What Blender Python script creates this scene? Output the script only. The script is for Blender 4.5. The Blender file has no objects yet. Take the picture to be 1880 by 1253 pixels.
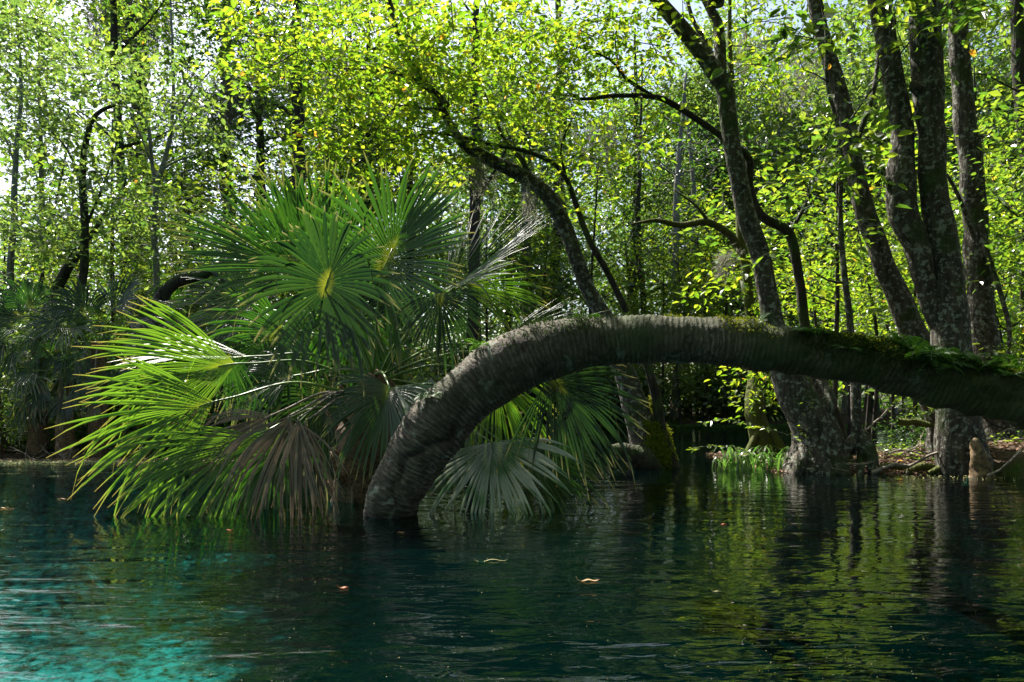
import bpy, math, random
import numpy as np
PI = math.pi
R = math.radians
rng = np.random.default_rng(7)
random.seed(7)
SC = bpy.context.scene
COL = SC.collection

# ------------------------------------------------------------------ camera, sky, sun, exposure
FPX, EYE, HOR = 1462.0, 0.80, 740.0
cam = bpy.data.cameras.new('camera'); cam_o = bpy.data.objects.new('camera', cam); COL.objects.link(cam_o)
cam_o.location = (0, 0, EYE); cam_o.rotation_euler = (R(90), 0, 0)
cam.sensor_width = 36; cam.lens = 28; cam.shift_y = 113.5/1880; cam.clip_end = 600; cam.clip_start = 0.05
SC.camera = cam_o
SUN_EL, SUN_AZ = 55, -38          # azimuth measured from +Y towards +X
world = bpy.data.worlds.new('World'); SC.world = world; world.use_nodes = True
wn = world.node_tree.nodes; wl = world.node_tree.links
bg = wn['Background']; sky = wn.new('ShaderNodeTexSky'); sky.sky_type = 'NISHITA'; sky.sun_disc = False
sky.sun_elevation = R(SUN_EL); sky.sun_rotation = R(SUN_AZ); sky.air_density = 1.0; sky.dust_density = 3.0; sky.ozone_density = 1.0
wl.new(sky.outputs[0], bg.inputs[0]); bg.inputs[1].default_value = 0.09
sun = bpy.data.lights.new('sun', 'SUN'); sun.energy = 5.0; sun.angle = R(0.53); sun.color = (1, .95, .86)
sun_o = bpy.data.objects.new('sun', sun); COL.objects.link(sun_o)
sun_o.rotation_euler = (R(90 - SUN_EL), 0, R(180 - SUN_AZ) + 0)
SC.view_settings.view_transform = 'Standard'; SC.view_settings.look = 'None'
SC.view_settings.exposure = 1.55; SC.view_settings.gamma = 1
SC.render.engine = 'CYCLES'
cy = SC.cycles
cy.max_bounces = 8; cy.diffuse_bounces = 3; cy.glossy_bounces = 3; cy.transmission_bounces = 5; cy.transparent_max_bounces = 8
cy.caustics_reflective = False; cy.caustics_refractive = False; cy.sample_clamp_indirect = 4
try:
    cy.use_denoising = True; cy.denoiser = 'OPENIMAGEDENOISE'; cy.denoising_prefilter = 'ACCURATE'
except Exception: pass
# direction to the sun -> aim the lamp exactly
from mathutils import Vector
SUNV = Vector((math.sin(R(SUN_AZ))*math.cos(R(SUN_EL)), math.cos(R(SUN_AZ))*math.cos(R(SUN_EL)), math.sin(R(SUN_EL))))
sun_o.rotation_euler = SUNV.to_track_quat('Z', 'Y').to_euler()

# ------------------------------------------------------------------ helpers
def P(px, py, d): return np.array([(px-940)/FPX*d, d, EYE+(HOR-py)/FPX*d])
def nrm(v): v = np.asarray(v, float); return v/(np.linalg.norm(v, axis=-1, keepdims=True)+1e-9)
_nd = np.random.default_rng(99).normal(size=(6, 8, 3)); _np = np.random.default_rng(98).uniform(0, 6.28, (6, 8))
def noise(p, sc=1.0, k=0, octv=3):
    p = np.asarray(p, float); out = np.zeros(p.shape[:-1]); amp = 1; tot = 0
    for o in range(octv):
        q = p*sc*(2.1**o)
        ph = q @ _nd[(k+o) % 6].T*1.3 + _np[(k+o) % 6] + k*1.7
        ph = ph + np.sin(ph[..., ::-1]*.7)
        out += amp*np.sin(ph).mean(-1)*2.2; tot += amp; amp *= .55
    return out/tot
def mesh(name, V, F, mat=None, parent=None, smooth=True, uv=None, loc=None):
    """F: list of integer arrays, each (n, 3) or (n, 4). uv: per vertex."""
    V = np.asarray(V, np.float32)
    F = [np.asarray(f, np.int32) for f in F if len(f)]
    me = bpy.data.meshes.new(name)
    nl = sum(f.size for f in F); nf = sum(len(f) for f in F)
    me.vertices.add(len(V)); me.vertices.foreach_set('co', V.ravel())
    li = np.concatenate([f.ravel() for f in F]); cnt = np.concatenate([np.full(len(f), f.shape[1]) for f in F])
    st = np.concatenate([[0], np.cumsum(cnt)[:-1]]).astype(np.int32)
    me.loops.add(nl); me.loops.foreach_set('vertex_index', li)
    me.polygons.add(nf); me.polygons.foreach_set('loop_start', st)
    me.polygons.foreach_set('use_smooth', np.full(nf, smooth))
    if uv is not None:
        l = me.uv_layers.new(name='UVMap'); l.data.foreach_set('uv', np.asarray(uv, np.float32)[li].ravel())
    me.update(); me.validate()
    if mat: me.materials.append(mat)
    o = bpy.data.objects.new(name, me); COL.objects.link(o)
    if parent is not None: o.parent = parent
    if loc is not None: o.location = loc
    return o
def tag(o, label=None, cat=None, group=None, kind=None):
    if label: o['label'] = label
    if cat: o['category'] = cat
    if group: o['group'] = group
    if kind: o['kind'] = kind
    return o
def thing(name, label, cat, group=None, loc=(0, 0, 0)):
    o = bpy.data.objects.new(name, None); COL.objects.link(o); o.location = loc; o.empty_display_size = .2
    return tag(o, label, cat, group)
def copy_tree(o, parent=None):
    c = o.copy(); COL.objects.link(c); c.parent = parent
    for ch in list(o.children): copy_tree(ch, c)
    return c
class MB:
    def __init__(s): s.V = []; s.F = {}; s.U = []; s.n = 0
    def add(s, V, F, uv=None):
        V = np.asarray(V, float).reshape(-1, 3); F = np.asarray(F)
        s.V.append(V); s.F.setdefault(F.shape[1], []).append(F+s.n)
        s.U.append(np.zeros((len(V), 2)) if uv is None else np.asarray(uv)); s.n += len(V)
    def build(s, name, mat, parent=None, smooth=True):
        return mesh(name, np.concatenate(s.V), [np.concatenate(f) for f in s.F.values()], mat, parent, smooth, np.concatenate(s.U))
def spline(pts, step):
    """Catmull-Rom through the rows of pts (any width), resampled about every `step` metres."""
    p = np.asarray(pts, float)
    if len(p) == 2: p = np.vstack([p[0], (p[0]+p[1])/2, p[1]])
    e = np.vstack([2*p[0]-p[1], p, 2*p[-1]-p[-2]]); out = []
    for i in range(1, len(e)-2):
        a, b, c, d = e[i-1], e[i], e[i+1], e[i+2]
        n = max(1, int(np.linalg.norm((c-b)[:3])/step))
        t = (np.arange(n)/n)[:, None]
        out.append(.5*((2*b)+(c-a)*t+(2*a-5*b+4*c-d)*t**2+(3*b-a-3*c+d)*t**3))
    out.append(e[-2][None]); return np.vstack(out)
def frames(c):
    t = nrm(np.gradient(c, axis=0)); up = np.array([0, 0, 1.]) if abs(t[0][2]) < .9 else np.array([0, 1., 0])
    n = nrm(np.cross(np.cross(t[0], up), t[0])); N = [n]
    for i in range(1, len(t)):
        n = n-t[i]*np.dot(n, t[i]); n = nrm(n); N.append(n)
    N = np.array(N); return t, N, np.cross(t, N)
def tube(c, r, sides=8, bump=0.0, bscale=6.0, k=0, cap=True):
    c = np.asarray(c, float); r = np.broadcast_to(np.asarray(r, float), (len(c),))
    t, N, B = frames(c); m = len(c)
    a = np.linspace(0, 2*PI, sides, endpoint=False)
    ring = N[:, None]*np.cos(a)[None, :, None]+B[:, None]*np.sin(a)[None, :, None]
    V = c[:, None]+ring*r[:, None, None]
    if bump:
        q = V.copy(); dd = noise(q, bscale, k, 3)
        V = V+ring*(dd*bump*r[:, None])[..., None]
    V = V.reshape(-1, 3)
    i = np.arange(m-1)[:, None]*sides; j = np.arange(sides)[None]; jn = (j+1) % sides
    F = np.stack([i+j, i+jn, i+sides+jn, i+sides+j], -1).reshape(-1, 4)
    L = np.concatenate([[0], np.cumsum(np.linalg.norm(np.diff(c, axis=0), axis=1))])
    uv = np.stack([np.repeat(L, sides), np.tile(a/(2*PI), m)], -1)
    if cap:
        V = np.vstack([V, c[-1]+t[-1]*r[-1]*.5]); uv = np.vstack([uv, [L[-1], 0]])
        # the cap fan written as quads with a doubled centre is avoided: triangles are added separately
        tri = np.stack([(m-1)*sides+np.arange(sides), (m-1)*sides+(np.arange(sides)+1) % sides, np.full(sides, m*sides)], -1)
        return V, F, uv, tri
    return V, F, uv, None
def add_tube(mb, c, r, sides=8, bump=0.0, bscale=6.0, k=0, cap=True):
    V, F, uv, tri = tube(c, r, sides, bump, bscale, k, cap)
    n0 = mb.n; mb.add(V, F, uv)
    if tri is not None: mb.F.setdefault(3, []).append(tri+n0)

# ------------------------------------------------------------------ materials
def newmat(name):
    m = bpy.data.materials.new(name); m.use_nodes = True; nt = m.node_tree
    for n in list(nt.nodes): nt.nodes.remove(n)
    out = nt.nodes.new('ShaderNodeOutputMaterial'); return m, nt, out
class N:
    def __init__(s, nt): s.nt = nt
    def __call__(s, typ, _in={}, **kw):
        n = s.nt.nodes.new('ShaderNode'+typ)
        for k, v in kw.items(): setattr(n, k, v)
        for k, v in _in.items():
            if hasattr(v, 'is_output') or isinstance(v, bpy.types.NodeSocket): s.nt.links.new(v, n.inputs[k])
            else: n.inputs[k].default_value = v
        return n
    def ramp(s, fac, stops):
        n = s.nt.nodes.new('ShaderNodeValToRGB'); s.nt.links.new(fac, n.inputs[0]); el = n.color_ramp.elements
        while len(el) < len(stops): el.new(.5)
        for e, (p, c) in zip(el, stops): e.position = p; e.color = (*c, 1) if len(c) == 3 else c
        return n.outputs[0]
    def mix(s, f, a, b):
        n = s.nt.nodes.new('ShaderNodeMix'); n.data_type = 'RGBA'
        for i, v in ((0, f), (6, a), (7, b)):
            if isinstance(v, bpy.types.NodeSocket): s.nt.links.new(v, n.inputs[i])
            elif i == 0: n.inputs[0].default_value = v
            else: n.inputs[i].default_value = (*v, 1)
        return n.outputs[2]
    def math(s, op, a, b=0.0, c=0.0):
        n = s.nt.nodes.new('ShaderNodeMath'); n.operation = op
        for i, v in ((0, a), (1, b), (2, c)):
            if isinstance(v, bpy.types.NodeSocket): s.nt.links.new(v, n.inputs[i])
            else: n.inputs[i].default_value = v
        return n.outputs[0]
def leaf_mat(name, refl, trans, tmix=.5, rough=.45, spec=.5, odd=None, oddf=.03):
    """refl / trans: lists of two colours mixed at random leaf by leaf"""
    m, nt, out = newmat(name); q = N(nt)
    g = q('NewGeometry'); rnd = g.outputs['Random Per Island']
    c1 = q.mix(rnd, refl[0], refl[1]); c2 = q.mix(q.math('POWER', rnd, 1.8), trans[0], trans[1])
    if odd:
        wn_ = q('TexWhiteNoise', {'W': rnd}, noise_dimensions='1D'); f = q.math('LESS_THAN', wn_.outputs[0], oddf)
        c1 = q.mix(f, c1, odd); c2 = q.mix(f, c2, tuple(min(1, v*1.6) for v in odd))
    pb = q('BsdfPrincipled', {'Base Color': c1, 'Roughness': rough, 'Specular IOR Level': spec})
    tb = q('BsdfTranslucent', {'Color': c2})
    ms = q('MixShader', {0: tmix, 1: pb.outputs[0], 2: tb.outputs[0]})
    nt.links.new(ms.outputs[0], out.inputs[0]); return m
M = {}
M['leaf_bright'] = leaf_mat('leaf_bright', [(.055, .10, .012), (.09, .13, .02)], [(.16, .34, .012), (.52, .60, .03)], .55, .34, .7, (.5, .25, .02), .004)
M['leaf_mid'] = leaf_mat('leaf_mid', [(.035, .07, .014), (.06, .10, .02)], [(.12, .28, .02), (.42, .54, .035)], .5, .30, .9, (.45, .22, .02), .003)
M['leaf_dark'] = leaf_mat('leaf_dark', [(.02, .045, .012), (.04, .07, .02)], [(.08, .22, .02), (.20, .36, .04)], .42, .34, .7)
M['leaf_far'] = leaf_mat('leaf_far', [(.045, .07, .03), (.08, .11, .05)], [(.13, .26, .035), (.38, .50, .07)], .48, .3, .9)
M['leaf_fern'] = leaf_mat('leaf_fern', [(.03, .08, .015), (.05, .11, .02)], [(.06, .18, .01), (.12, .24, .02)], .35, .5, .3)
M['leaf_grass'] = leaf_mat('leaf_grass', [(.05, .10, .025), (.09, .15, .04)], [(.10, .26, .03), (.2, .36, .05)], .4, .28, .9)

def palm_mat(name, base, trans, tip, tmix=.45, rough=.32, spec=.75, spots=0.0, dead=None):
    m, nt, out = newmat(name); q = N(nt)
    uv = q('UVMap', uv_map='UVMap'); sx = q('SeparateXYZ', {0: uv.outputs[0]})
    g = q('NewGeometry'); rnd = g.outputs['Random Per Island']
    nz = q('TexNoise', {'Scale': 2.2, 'Detail': 5.0}); wv = q('TexNoise', {'Scale': 60.0, 'Detail': 2.0})
    b = q.mix(rnd, base[0], base[1]); t = q.mix(rnd, trans[0], trans[1])
    tf = q.math('SMOOTH_MIN', q.math('MULTIPLY', q.math('SUBTRACT', q.math('ADD', sx.outputs[0], q.math('MULTIPLY', nz.outputs[0], .22)), .93), 7.0), 1.0, .1)
    tf = q.math('MAXIMUM', tf, 0.0)
    if not dead and not spots:
        hf = q.ramp(sx.outputs[0], [(.01, (1, 1, 1)), (.12, (0, 0, 0))]); hf = q.math('MULTIPLY', hf, .6)
        b = q.mix(hf, b, (.34, .38, .04)); t = q.mix(hf, t, (.50, .52, .03))
    b = q.mix(tf, b, tip); t = q.mix(tf, t, tuple(min(1, v*1.8) for v in tip))
    if spots:
        s2 = q.ramp(wv.outputs[0], [(.60, (0, 0, 0)), (.66, (1, 1, 1))]); sf = q.math('MULTIPLY', s2, spots)
        b = q.mix(sf, b, (.10, .05, .02)); t = q.mix(sf, t, (.08, .04, .02))
    if dead:
        nd = q('TexNoise', {'Scale': 1.6, 'Detail': 4.0}); df = q.ramp(nd.outputs[0], [(.46, (0, 0, 0)), (.58, (1, 1, 1))])
        b = q.mix(df, b, dead); t = q.mix(df, t, dead)
    # fine parallel veins, from the width coordinate
    vein = q.math('SINE', q.math('MULTIPLY', sx.outputs[1], 70.0))
    bp = q('Bump', {'Height': vein, 'Strength': .18, 'Distance': .002})
    pb = q('BsdfPrincipled', {'Base Color': b, 'Roughness': rough, 'Specular IOR Level': spec, 'Normal': bp.outputs[0]})
    tb = q('BsdfTranslucent', {'Color': t})
    ms = q('MixShader', {0: tmix, 1: pb.outputs[0], 2: tb.outputs[0]})
    nt.links.new(ms.outputs[0], out.inputs[0]); return m
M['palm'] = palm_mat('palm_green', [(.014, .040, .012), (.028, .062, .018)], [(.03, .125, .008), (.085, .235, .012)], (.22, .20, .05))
M['palm_lit'] = palm_mat('palm_backlit', [(.022, .055, .014), (.045, .085, .02)], [(.10, .30, .012), (.28, .50, .02)], (.32, .26, .05))  # lighter copy of the palm leaf, backlighting put into its colour
M['palm_shaded'] = palm_mat('palm_shaded', [(.009, .028, .010), (.018, .042, .015)], [(.014, .05, .006), (.04, .10, .010)], (.16, .15, .05))  # darker copy of the palm leaf, shade put into its colour
M['palm_old'] = palm_mat('palm_old', [(.42, .46, .37), (.64, .58, .52)], [(.30, .42, .24), (.40, .38, .28)], (.24, .19, .12), .3, .38, .6, .8, (.14, .24, .11))
M['palm_dead'] = palm_mat('palm_dead', [(.10, .072, .052), (.34, .26, .205)], [(.06, .045, .03), (.12, .085, .055)], (.12, .08, .05), .22, .6, .3, .4)

def bark_mat(name, dark, light, lichen, moss, lich=.5, mossy=.45, scale=1.0):
    m, nt, out = newmat(name); q = N(nt)
    tc = q('TexCoord'); mp = q('Mapping', {0: tc.outputs['Object'], 3: (scale, scale, scale*.35)})
    n1 = q('TexNoise', {'Vector': mp.outputs[0], 'Scale': 14.0, 'Detail': 9.0, 'Roughness': .65})
    n2 = q('TexNoise', {'Vector': tc.outputs['Object'], 'Scale': 2.3, 'Detail': 5.0})
    n3 = q('TexNoise', {'Vector': tc.outputs['Object'], 'Scale': 17.0, 'Detail': 9.0, 'Roughness': .66, 'Distortion': .3})
    n4 = q('TexNoise', {'Vector': tc.outputs['Object'], 'Scale': 60.0, 'Detail': 3.0})
    b = q.mix(q.ramp(n1.outputs[0], [(.36, (0, 0, 0)), (.66, (1, 1, 1))]), dark, light)
    g = q('NewGeometry'); nz = q('SeparateXYZ', {0: g.outputs['Normal']})
    lf = q.ramp(n3.outputs[0], [(.64-.12*lich, (0, 0, 0)), (.70-.12*lich, (1, 1, 1))])
    b = q.mix(q.math('MULTIPLY', lf, .55), b, lichen)
    mf = q.ramp(q.math('ADD', n2.outputs[0], q.math('MULTIPLY', nz.outputs[2], .10)), [(.66-.35*mossy, (0, 0, 0)), (.76-.35*mossy, (1, 1, 1))])
    mc = q.mix(n4.outputs[0], tuple(v*.5 for v in moss), moss)
    b = q.mix(q.math('MULTIPLY', mf, .8), b, mc)
    wv = q('TexWave', {'Vector': mp.outputs[0], 'Scale': 6.0, 'Distortion': 9.0, 'Detail': 4.0, 'Detail Scale': 2.0}, bands_direction='X')
    h = q.math('ADD', q.math('MULTIPLY', wv.outputs[1], .5), n1.outputs[0]); h = q.math('ADD', h, q.math('MULTIPLY', n4.outputs[0], .35))
    bp = q('Bump', {'Height': h, 'Strength': .8, 'Distance': .02})
    pb = q('BsdfPrincipled', {'Base Color': b, 'Roughness': .85, 'Specular IOR Level': .25, 'Normal': bp.outputs[0]})
    nt.links.new(pb.outputs[0], out.inputs[0]); return m
M['bark'] = bark_mat('bark_lichen', (.020, .017, .014), (.095, .080, .062), (.36, .38, .33), (.04, .065, .015), .95, .30)
M['bark_dark'] = bark_mat('bark_dark', (.014, .011, .009), (.055, .045, .035), (.20, .21, .18), (.05, .08, .02), .2, .4)
M['bark_moss'] = bark_mat('bark_mossy', (.02, .017, .012), (.08, .065, .045), (.26, .27, .2), (.10, .12, .015), .3, .85)
M['bark_pale'] = bark_mat('bark_pale', (.09, .085, .075), (.26, .25, .22), (.38, .39, .35), (.06, .09, .03), .6, .1)
M['moss'] = leaf_mat('moss', [(.10, .13, .012), (.16, .18, .02)], [(.30, .34, .02), (.4, .42, .03)], .35, .9, .1)
M['moss_dark'] = leaf_mat('moss_dark', [(.02, .045, .010), (.05, .075, .018)], [(.03, .07, .006), (.05, .10, .01)], .25, .9, .1)
M['spanish'] = leaf_mat('spanish_moss', [(.15, .15, .12), (.24, .23, .19)], [(.2, .2, .15), (.3, .29, .22)], .35, .9, .1)

def palm_trunk_mat():
    m, nt, out = newmat('palm_trunk'); q = N(nt)
    uv = q('UVMap', uv_map='UVMap'); sx = q('SeparateXYZ', {0: uv.outputs[0]})
    tc = q('TexCoord'); ob = tc.outputs['Object']
    n1 = q('TexNoise', {'Vector': ob, 'Scale': 10.0, 'Detail': 9.0, 'Roughness': .65})
    n2 = q('TexNoise', {'Vector': ob, 'Scale': 2.2, 'Detail': 6.0})
    n4 = q('TexNoise', {'Vector': ob, 'Scale': 75.0, 'Detail': 4.0})
    # ring scars and lengthwise cracks in trunk coordinates
    wob = q('TexNoise', {'Vector': ob, 'Scale': 4.0, 'Detail': 4.0})
    u = q.math('ADD', sx.outputs[0], q.math('MULTIPLY', wob.outputs[0], .05))
    cm = q('CombineXYZ', {0: q.math('MULTIPLY', u, 19.0), 1: q.math('MULTIPLY', sx.outputs[1], 3.2), 2: 0.0})
    n5 = q('TexNoise', {'Vector': ob, 'Scale': 16.0, 'Detail': 6.0, 'Roughness': .7})
    vo = q('TexVoronoi', {'Vector': cm.outputs[0], 'Scale': 1.0, 'Randomness': .75}, feature='DISTANCE_TO_EDGE', voronoi_dimensions='2D')
    crack = q.ramp(q.math('ADD', vo.outputs[0], q.math('MULTIPLY', q.math('SUBTRACT', n5.outputs[0], .45), .8)), [(.0, (.3, .3, .3)), (.09, (1, 1, 1))])
    b = q.mix(q.ramp(n1.outputs[0], [(.34, (0, 0, 0)), (.66, (1, 1, 1))]), (.035, .027, .02), (.25, .205, .155))
    b = q.mix(crack, (.022, .017, .012), b)
    rg_ = q('TexNoise', {'Vector': q('CombineXYZ', {0: q.math('MULTIPLY', u, 85.0), 1: q.math('MULTIPLY', sx.outputs[1], 9.0), 2: 0.0}).outputs[0], 'Scale': 1.0, 'Detail': 5.0, 'Roughness': .6}).outputs[0]
    b = q.mix(q.math('MULTIPLY', q.ramp(rg_, [(.42, (1, 1, 1)), (.56, (0, 0, 0))]), .75), b, (.03, .022, .016))
    band = q.math('SINE', q.math('MULTIPLY', q.math('ADD', u, q.math('ADD', q.math('MULTIPLY', n5.outputs[0], .016), q.math('MULTIPLY', n2.outputs[0], .16))), 174.5))
    bandf = q.ramp(q.math('ADD', band, q.math('MULTIPLY', n1.outputs[0], .6)), [(.0, (1, 1, 1)), (.55, (0, 0, 0))])
    b = q.mix(q.math('MULTIPLY', bandf, .46), b, (.028, .02, .014))
    lich = q.ramp(q('TexNoise', {'Vector': ob, 'Scale': 7.0, 'Detail': 5.0, 'Distortion': .8}).outputs[0], [(.60, (0, 0, 0)), (.66, (1, 1, 1))])
    b = q.mix(q.math('MULTIPLY', lich, .55), b, (.34, .35, .29))
    # moss thickens along the trunk towards its right-hand end
    mk = q.math('ADD', q.math('MULTIPLY', sx.outputs[0], .085), q.math('MULTIPLY', n2.outputs[0], .9))
    mf = q.ramp(mk, [(.50, (0, 0, 0)), (.80, (1, 1, 1))])
    b = q.mix(q.math('MULTIPLY', mf, .88), b, q.mix(n4.outputs[0], (.012, .02, .006), (.06, .085, .02)))
    nz = q('SeparateXYZ', {0: q('NewGeometry').outputs['Position']})
    wet = q.ramp(nz.outputs[2], [(0.02, (.3, .3, .3)), (.10, (1, 1, 1))])
    mm = nt.nodes.new('ShaderNodeMix'); mm.data_type = 'RGBA'; mm.blend_type = 'MULTIPLY'; mm.inputs[0].default_value = 1
    nt.links.new(b, mm.inputs[6]); nt.links.new(wet, mm.inputs[7])
    h = q.math('ADD', q.math('ADD', q.math('ADD', q.math('MULTIPLY', crack, .35), q.math('MULTIPLY', band, .20)), q.math('MULTIPLY', rg_, .8)), q.math('ADD', n1.outputs[0], q.math('MULTIPLY', n4.outputs[0], .4)))
    bp = q('Bump', {'Height': h, 'Strength': .9, 'Distance': .018})
    pb = q('BsdfPrincipled', {'Base Color': mm.outputs[2], 'Roughness': .8, 'Specular IOR Level': .3, 'Normal': bp.outputs[0]})
    nt.links.new(pb.outputs[0], out.inputs[0]); return m
M['palm_trunk'] = palm_trunk_mat()

def ground_mat():
    m, nt, out = newmat('forest_floor'); q = N(nt); g = q('NewGeometry'); pos = g.outputs['Position']; z = q('SeparateXYZ', {0: pos}).outputs[2]
    n1 = q('TexNoise', {'Vector': pos, 'Scale': 9.0, 'Detail': 8.0, 'Roughness': .7}); n2 = q('TexNoise', {'Vector': pos, 'Scale': .9, 'Detail': 5.0})
    vo = q('TexVoronoi', {'Vector': pos, 'Scale': 22.0})
    soil = q.mix(n1.outputs[0], (.018, .013, .009), (.10, .075, .055)); soil = q.mix(q.ramp(n2.outputs[0], [(.5, (0, 0, 0)), (.62, (1, 1, 1))]), soil, (.05, .075, .02))
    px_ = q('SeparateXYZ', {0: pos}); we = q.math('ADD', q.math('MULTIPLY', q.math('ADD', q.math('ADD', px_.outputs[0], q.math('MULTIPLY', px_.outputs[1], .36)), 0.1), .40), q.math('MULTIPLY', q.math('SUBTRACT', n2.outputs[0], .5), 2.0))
    bed = q.mix(q.ramp(q.math('ADD', we, .5), [(.25, (0, 0, 0)), (.6, (1, 1, 1))]), (.55, .60, .48), (.005, .009, .006))  # canopy shade painted into the bed: near-black centre and right, pale left
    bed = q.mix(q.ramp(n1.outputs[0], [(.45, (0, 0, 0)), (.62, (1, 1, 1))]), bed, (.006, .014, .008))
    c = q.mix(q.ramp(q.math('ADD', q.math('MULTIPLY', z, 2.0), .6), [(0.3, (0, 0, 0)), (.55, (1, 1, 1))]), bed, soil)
    bp = q('Bump', {'Height': q.math('ADD', n1.outputs[0], vo.outputs[0]), 'Strength': .7, 'Distance': .03})
    pb = q('BsdfPrincipled', {'Base Color': c, 'Roughness': 1.0, 'Specular IOR Level': .04, 'Normal': bp.outputs[0]}); nt.links.new(pb.outputs[0], out.inputs[0]); return m
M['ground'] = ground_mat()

def water_mat():
    m, nt, out = newmat('spring_water'); q = N(nt); g = q('NewGeometry'); pos = g.outputs['Position']
    a = q('Mapping', {0: pos, 3: (1.0, 2.2, 1.0), 2: (0, 0, R(8))})
    n1 = q('TexNoise', {'Vector': a.outputs[0], 'Scale': 1.6, 'Detail': 1.6, 'Roughness': .45, 'Distortion': 1.1})
    b_ = q('Mapping', {0: pos, 3: (1.0, 2.6, 1.0), 2: (0, 0, R(-14))})
    n2 = q('TexNoise', {'Vector': b_.outputs[0], 'Scale': 6.0, 'Detail': 2.0, 'Roughness': .45, 'Distortion': .8})
    n3 = q('TexNoise', {'Vector': pos, 'Scale': .35, 'Detail': 2.0})
    # calm among the trees, stirred where the viewer's boat lies
    near = q('MapRange', {0: q('SeparateXYZ', {0: pos}).outputs[1], 1: 2.2, 2: 5.2, 3: 1.0, 4: 0.0}, interpolation_type='SMOOTHSTEP').outputs[0]
    am = q.ramp(n3.outputs[0], [(.40, (.0, .0, .0)), (.62, (1, 1, 1))])
    a1 = q.math('ADD', .0065, q.math('ADD', q.math('MULTIPLY', near, .009), q.math('MULTIPLY', am, .006)))
    a2 = q.math('ADD', .0010, q.math('ADD', q.math('MULTIPLY', near, .0012), q.math('MULTIPLY', am, .0020)))
    vd = q('VectorMath', {0: pos, 1: (-1.35, 3.7, 0)}, operation='DISTANCE'); wk = q('MapRange', {0: vd.outputs['Value'], 1: .3, 2: 1.9, 3: 1.0, 4: 0.0}, interpolation_type='SMOOTHSTEP').outputs[0]
    a1 = q.math('ADD', a1, q.math('MULTIPLY', wk, .016)); a2 = q.math('ADD', a2, q.math('MULTIPLY', wk, .006))
    h = q.math('ADD', q.math('MULTIPLY', n1.outputs[0], a1), q.math('MULTIPLY', n2.outputs[0], a2))
    bp = q('Bump', {'Height': h, 'Strength': 1.0, 'Distance': 1.0})
    fr = q('Fresnel', {'IOR': 1.33, 'Normal': bp.outputs[0]})
    gl = q('BsdfGlossy', {'Color': (1, 1, 1, 1), 'Roughness': .01, 'Normal': bp.outputs[0]})
    tr = q('BsdfTransparent', {'Color': (.09, .46, .50, 1)})
    df = q('BsdfDiffuse', {'Color': (.001, .026, .030, 1)})
    body = q('MixShader', {0: .035, 1: tr.outputs[0], 2: df.outputs[0]})
    ms = q('MixShader', {0: fr.outputs[0], 1: body.outputs[0], 2: gl.outputs[0]})
    nt.links.new(ms.outputs[0], out.inputs[0]); return m
M['water'] = water_mat()
def plain(name, c1, c2, sc=20, rough=.8):
    m, nt, out = newmat(name); q = N(nt); tc = q('TexCoord')
    n1 = q('TexNoise', {'Vector': tc.outputs['Object'], 'Scale': sc, 'Detail': 6.0}); c = q.mix(q.ramp(n1.outputs[0], [(.35, (0, 0, 0)), (.65, (1, 1, 1))]), c1, c2)
    bp = q('Bump', {'Height': n1.outputs[0], 'Strength': .5, 'Distance': .01})
    pb = q('BsdfPrincipled', {'Base Color': c, 'Roughness': rough, 'Normal': bp.outputs[0]}); nt.links.new(pb.outputs[0], out.inputs[0]); return m
M['stick'] = plain('dry_stick', (.10, .075, .055), (.32, .27, .22), 30)
M['knee'] = plain('cypress_knee', (.05, .033, .018), (.24, .155, .07), 26)
M['fibre'] = plain('palm_fibre', (.04, .022, .012), (.20, .11, .055), 40)
M['petiole'] = plain('petiole', (.06, .13, .02), (.16, .24, .04), 8, .4)
M['dry_leaf'] = leaf_mat('dry_leaf', [(.42, .27, .13), (.55, .36, .2)], [(.4, .22, .08), (.5, .3, .1)], .2, .6, .3)
M['rust_leaf'] = leaf_mat('rust_leaf', [(.22, .07, .03), (.28, .10, .04)], [(.2, .06, .02), (.25, .08, .03)], .2, .6, .3)
M['pale_leaf'] = leaf_mat('pale_leaf', [(.60, .55, .25), (.65, .6, .3)], [(.5, .5, .2), (.6, .6, .2)], .2, .6, .3)
M['litter'] = leaf_mat('leaf_litter', [(.10, .06, .035), (.36, .22, .15)], [(.1, .06, .03), (.2, .12, .06)], .15, .7, .3)
M['fruit'] = plain('orange_fruit', (.25, .08, .01), (.5, .2, .02), 30)

# ------------------------------------------------------------------ ground and water
def interp(x, pts): a = np.array(pts, float); return np.interp(x, a[:, 0], a[:, 1])
def land(x, y):
    w = noise(np.stack([x, y, 0*x], -1), .55, 1, 3)*.45
    far = y-interp(x, [(-60, 10.8), (-8, 11.1), (-5.2, 11.5), (-4.4, 14), (-3.4, 19), (-1.5, 24), (0, 25.2), (9, 25.4), (12, 26), (60, 26)])+w
    rt = np.minimum(y-interp(x, [(2.9, 12.5), (3.15, 9.9), (4.3, 9.45), (5.2, 8.9), (5.6, 7), (6.2, 5), (9, 3.5), (60, 2)]), interp(x, [(2.9, 9), (3.2, 10.6), (5.5, 11.4), (8, 13), (12, 22), (14, 60), (60, 200)])-y)+w*.5
    f = np.maximum(far, rt)
    h = np.where(f > 0, .04+.35*(1-np.exp(-f*.5)), -1.9*(1-np.exp(f*.55)))
    return h+noise(np.stack([x, y, 0*x], -1), 1.6, 3, 3)*(.05+.03*(f > 0))
def gz(x, y): return float(land(np.array([x]), np.array([y]))[0])
xs = np.concatenate([np.linspace(-120, -16, 40)[:-1], np.linspace(-16, 16, 240), np.linspace(16, 120, 40)[1:]])
ys = np.concatenate([np.linspace(-30, 2, 16)[:-1], np.linspace(2, 30, 210), np.linspace(30, 160, 50)[1:]])
X, Y = np.meshgrid(xs, ys); Zg = land(X, Y)
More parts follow.
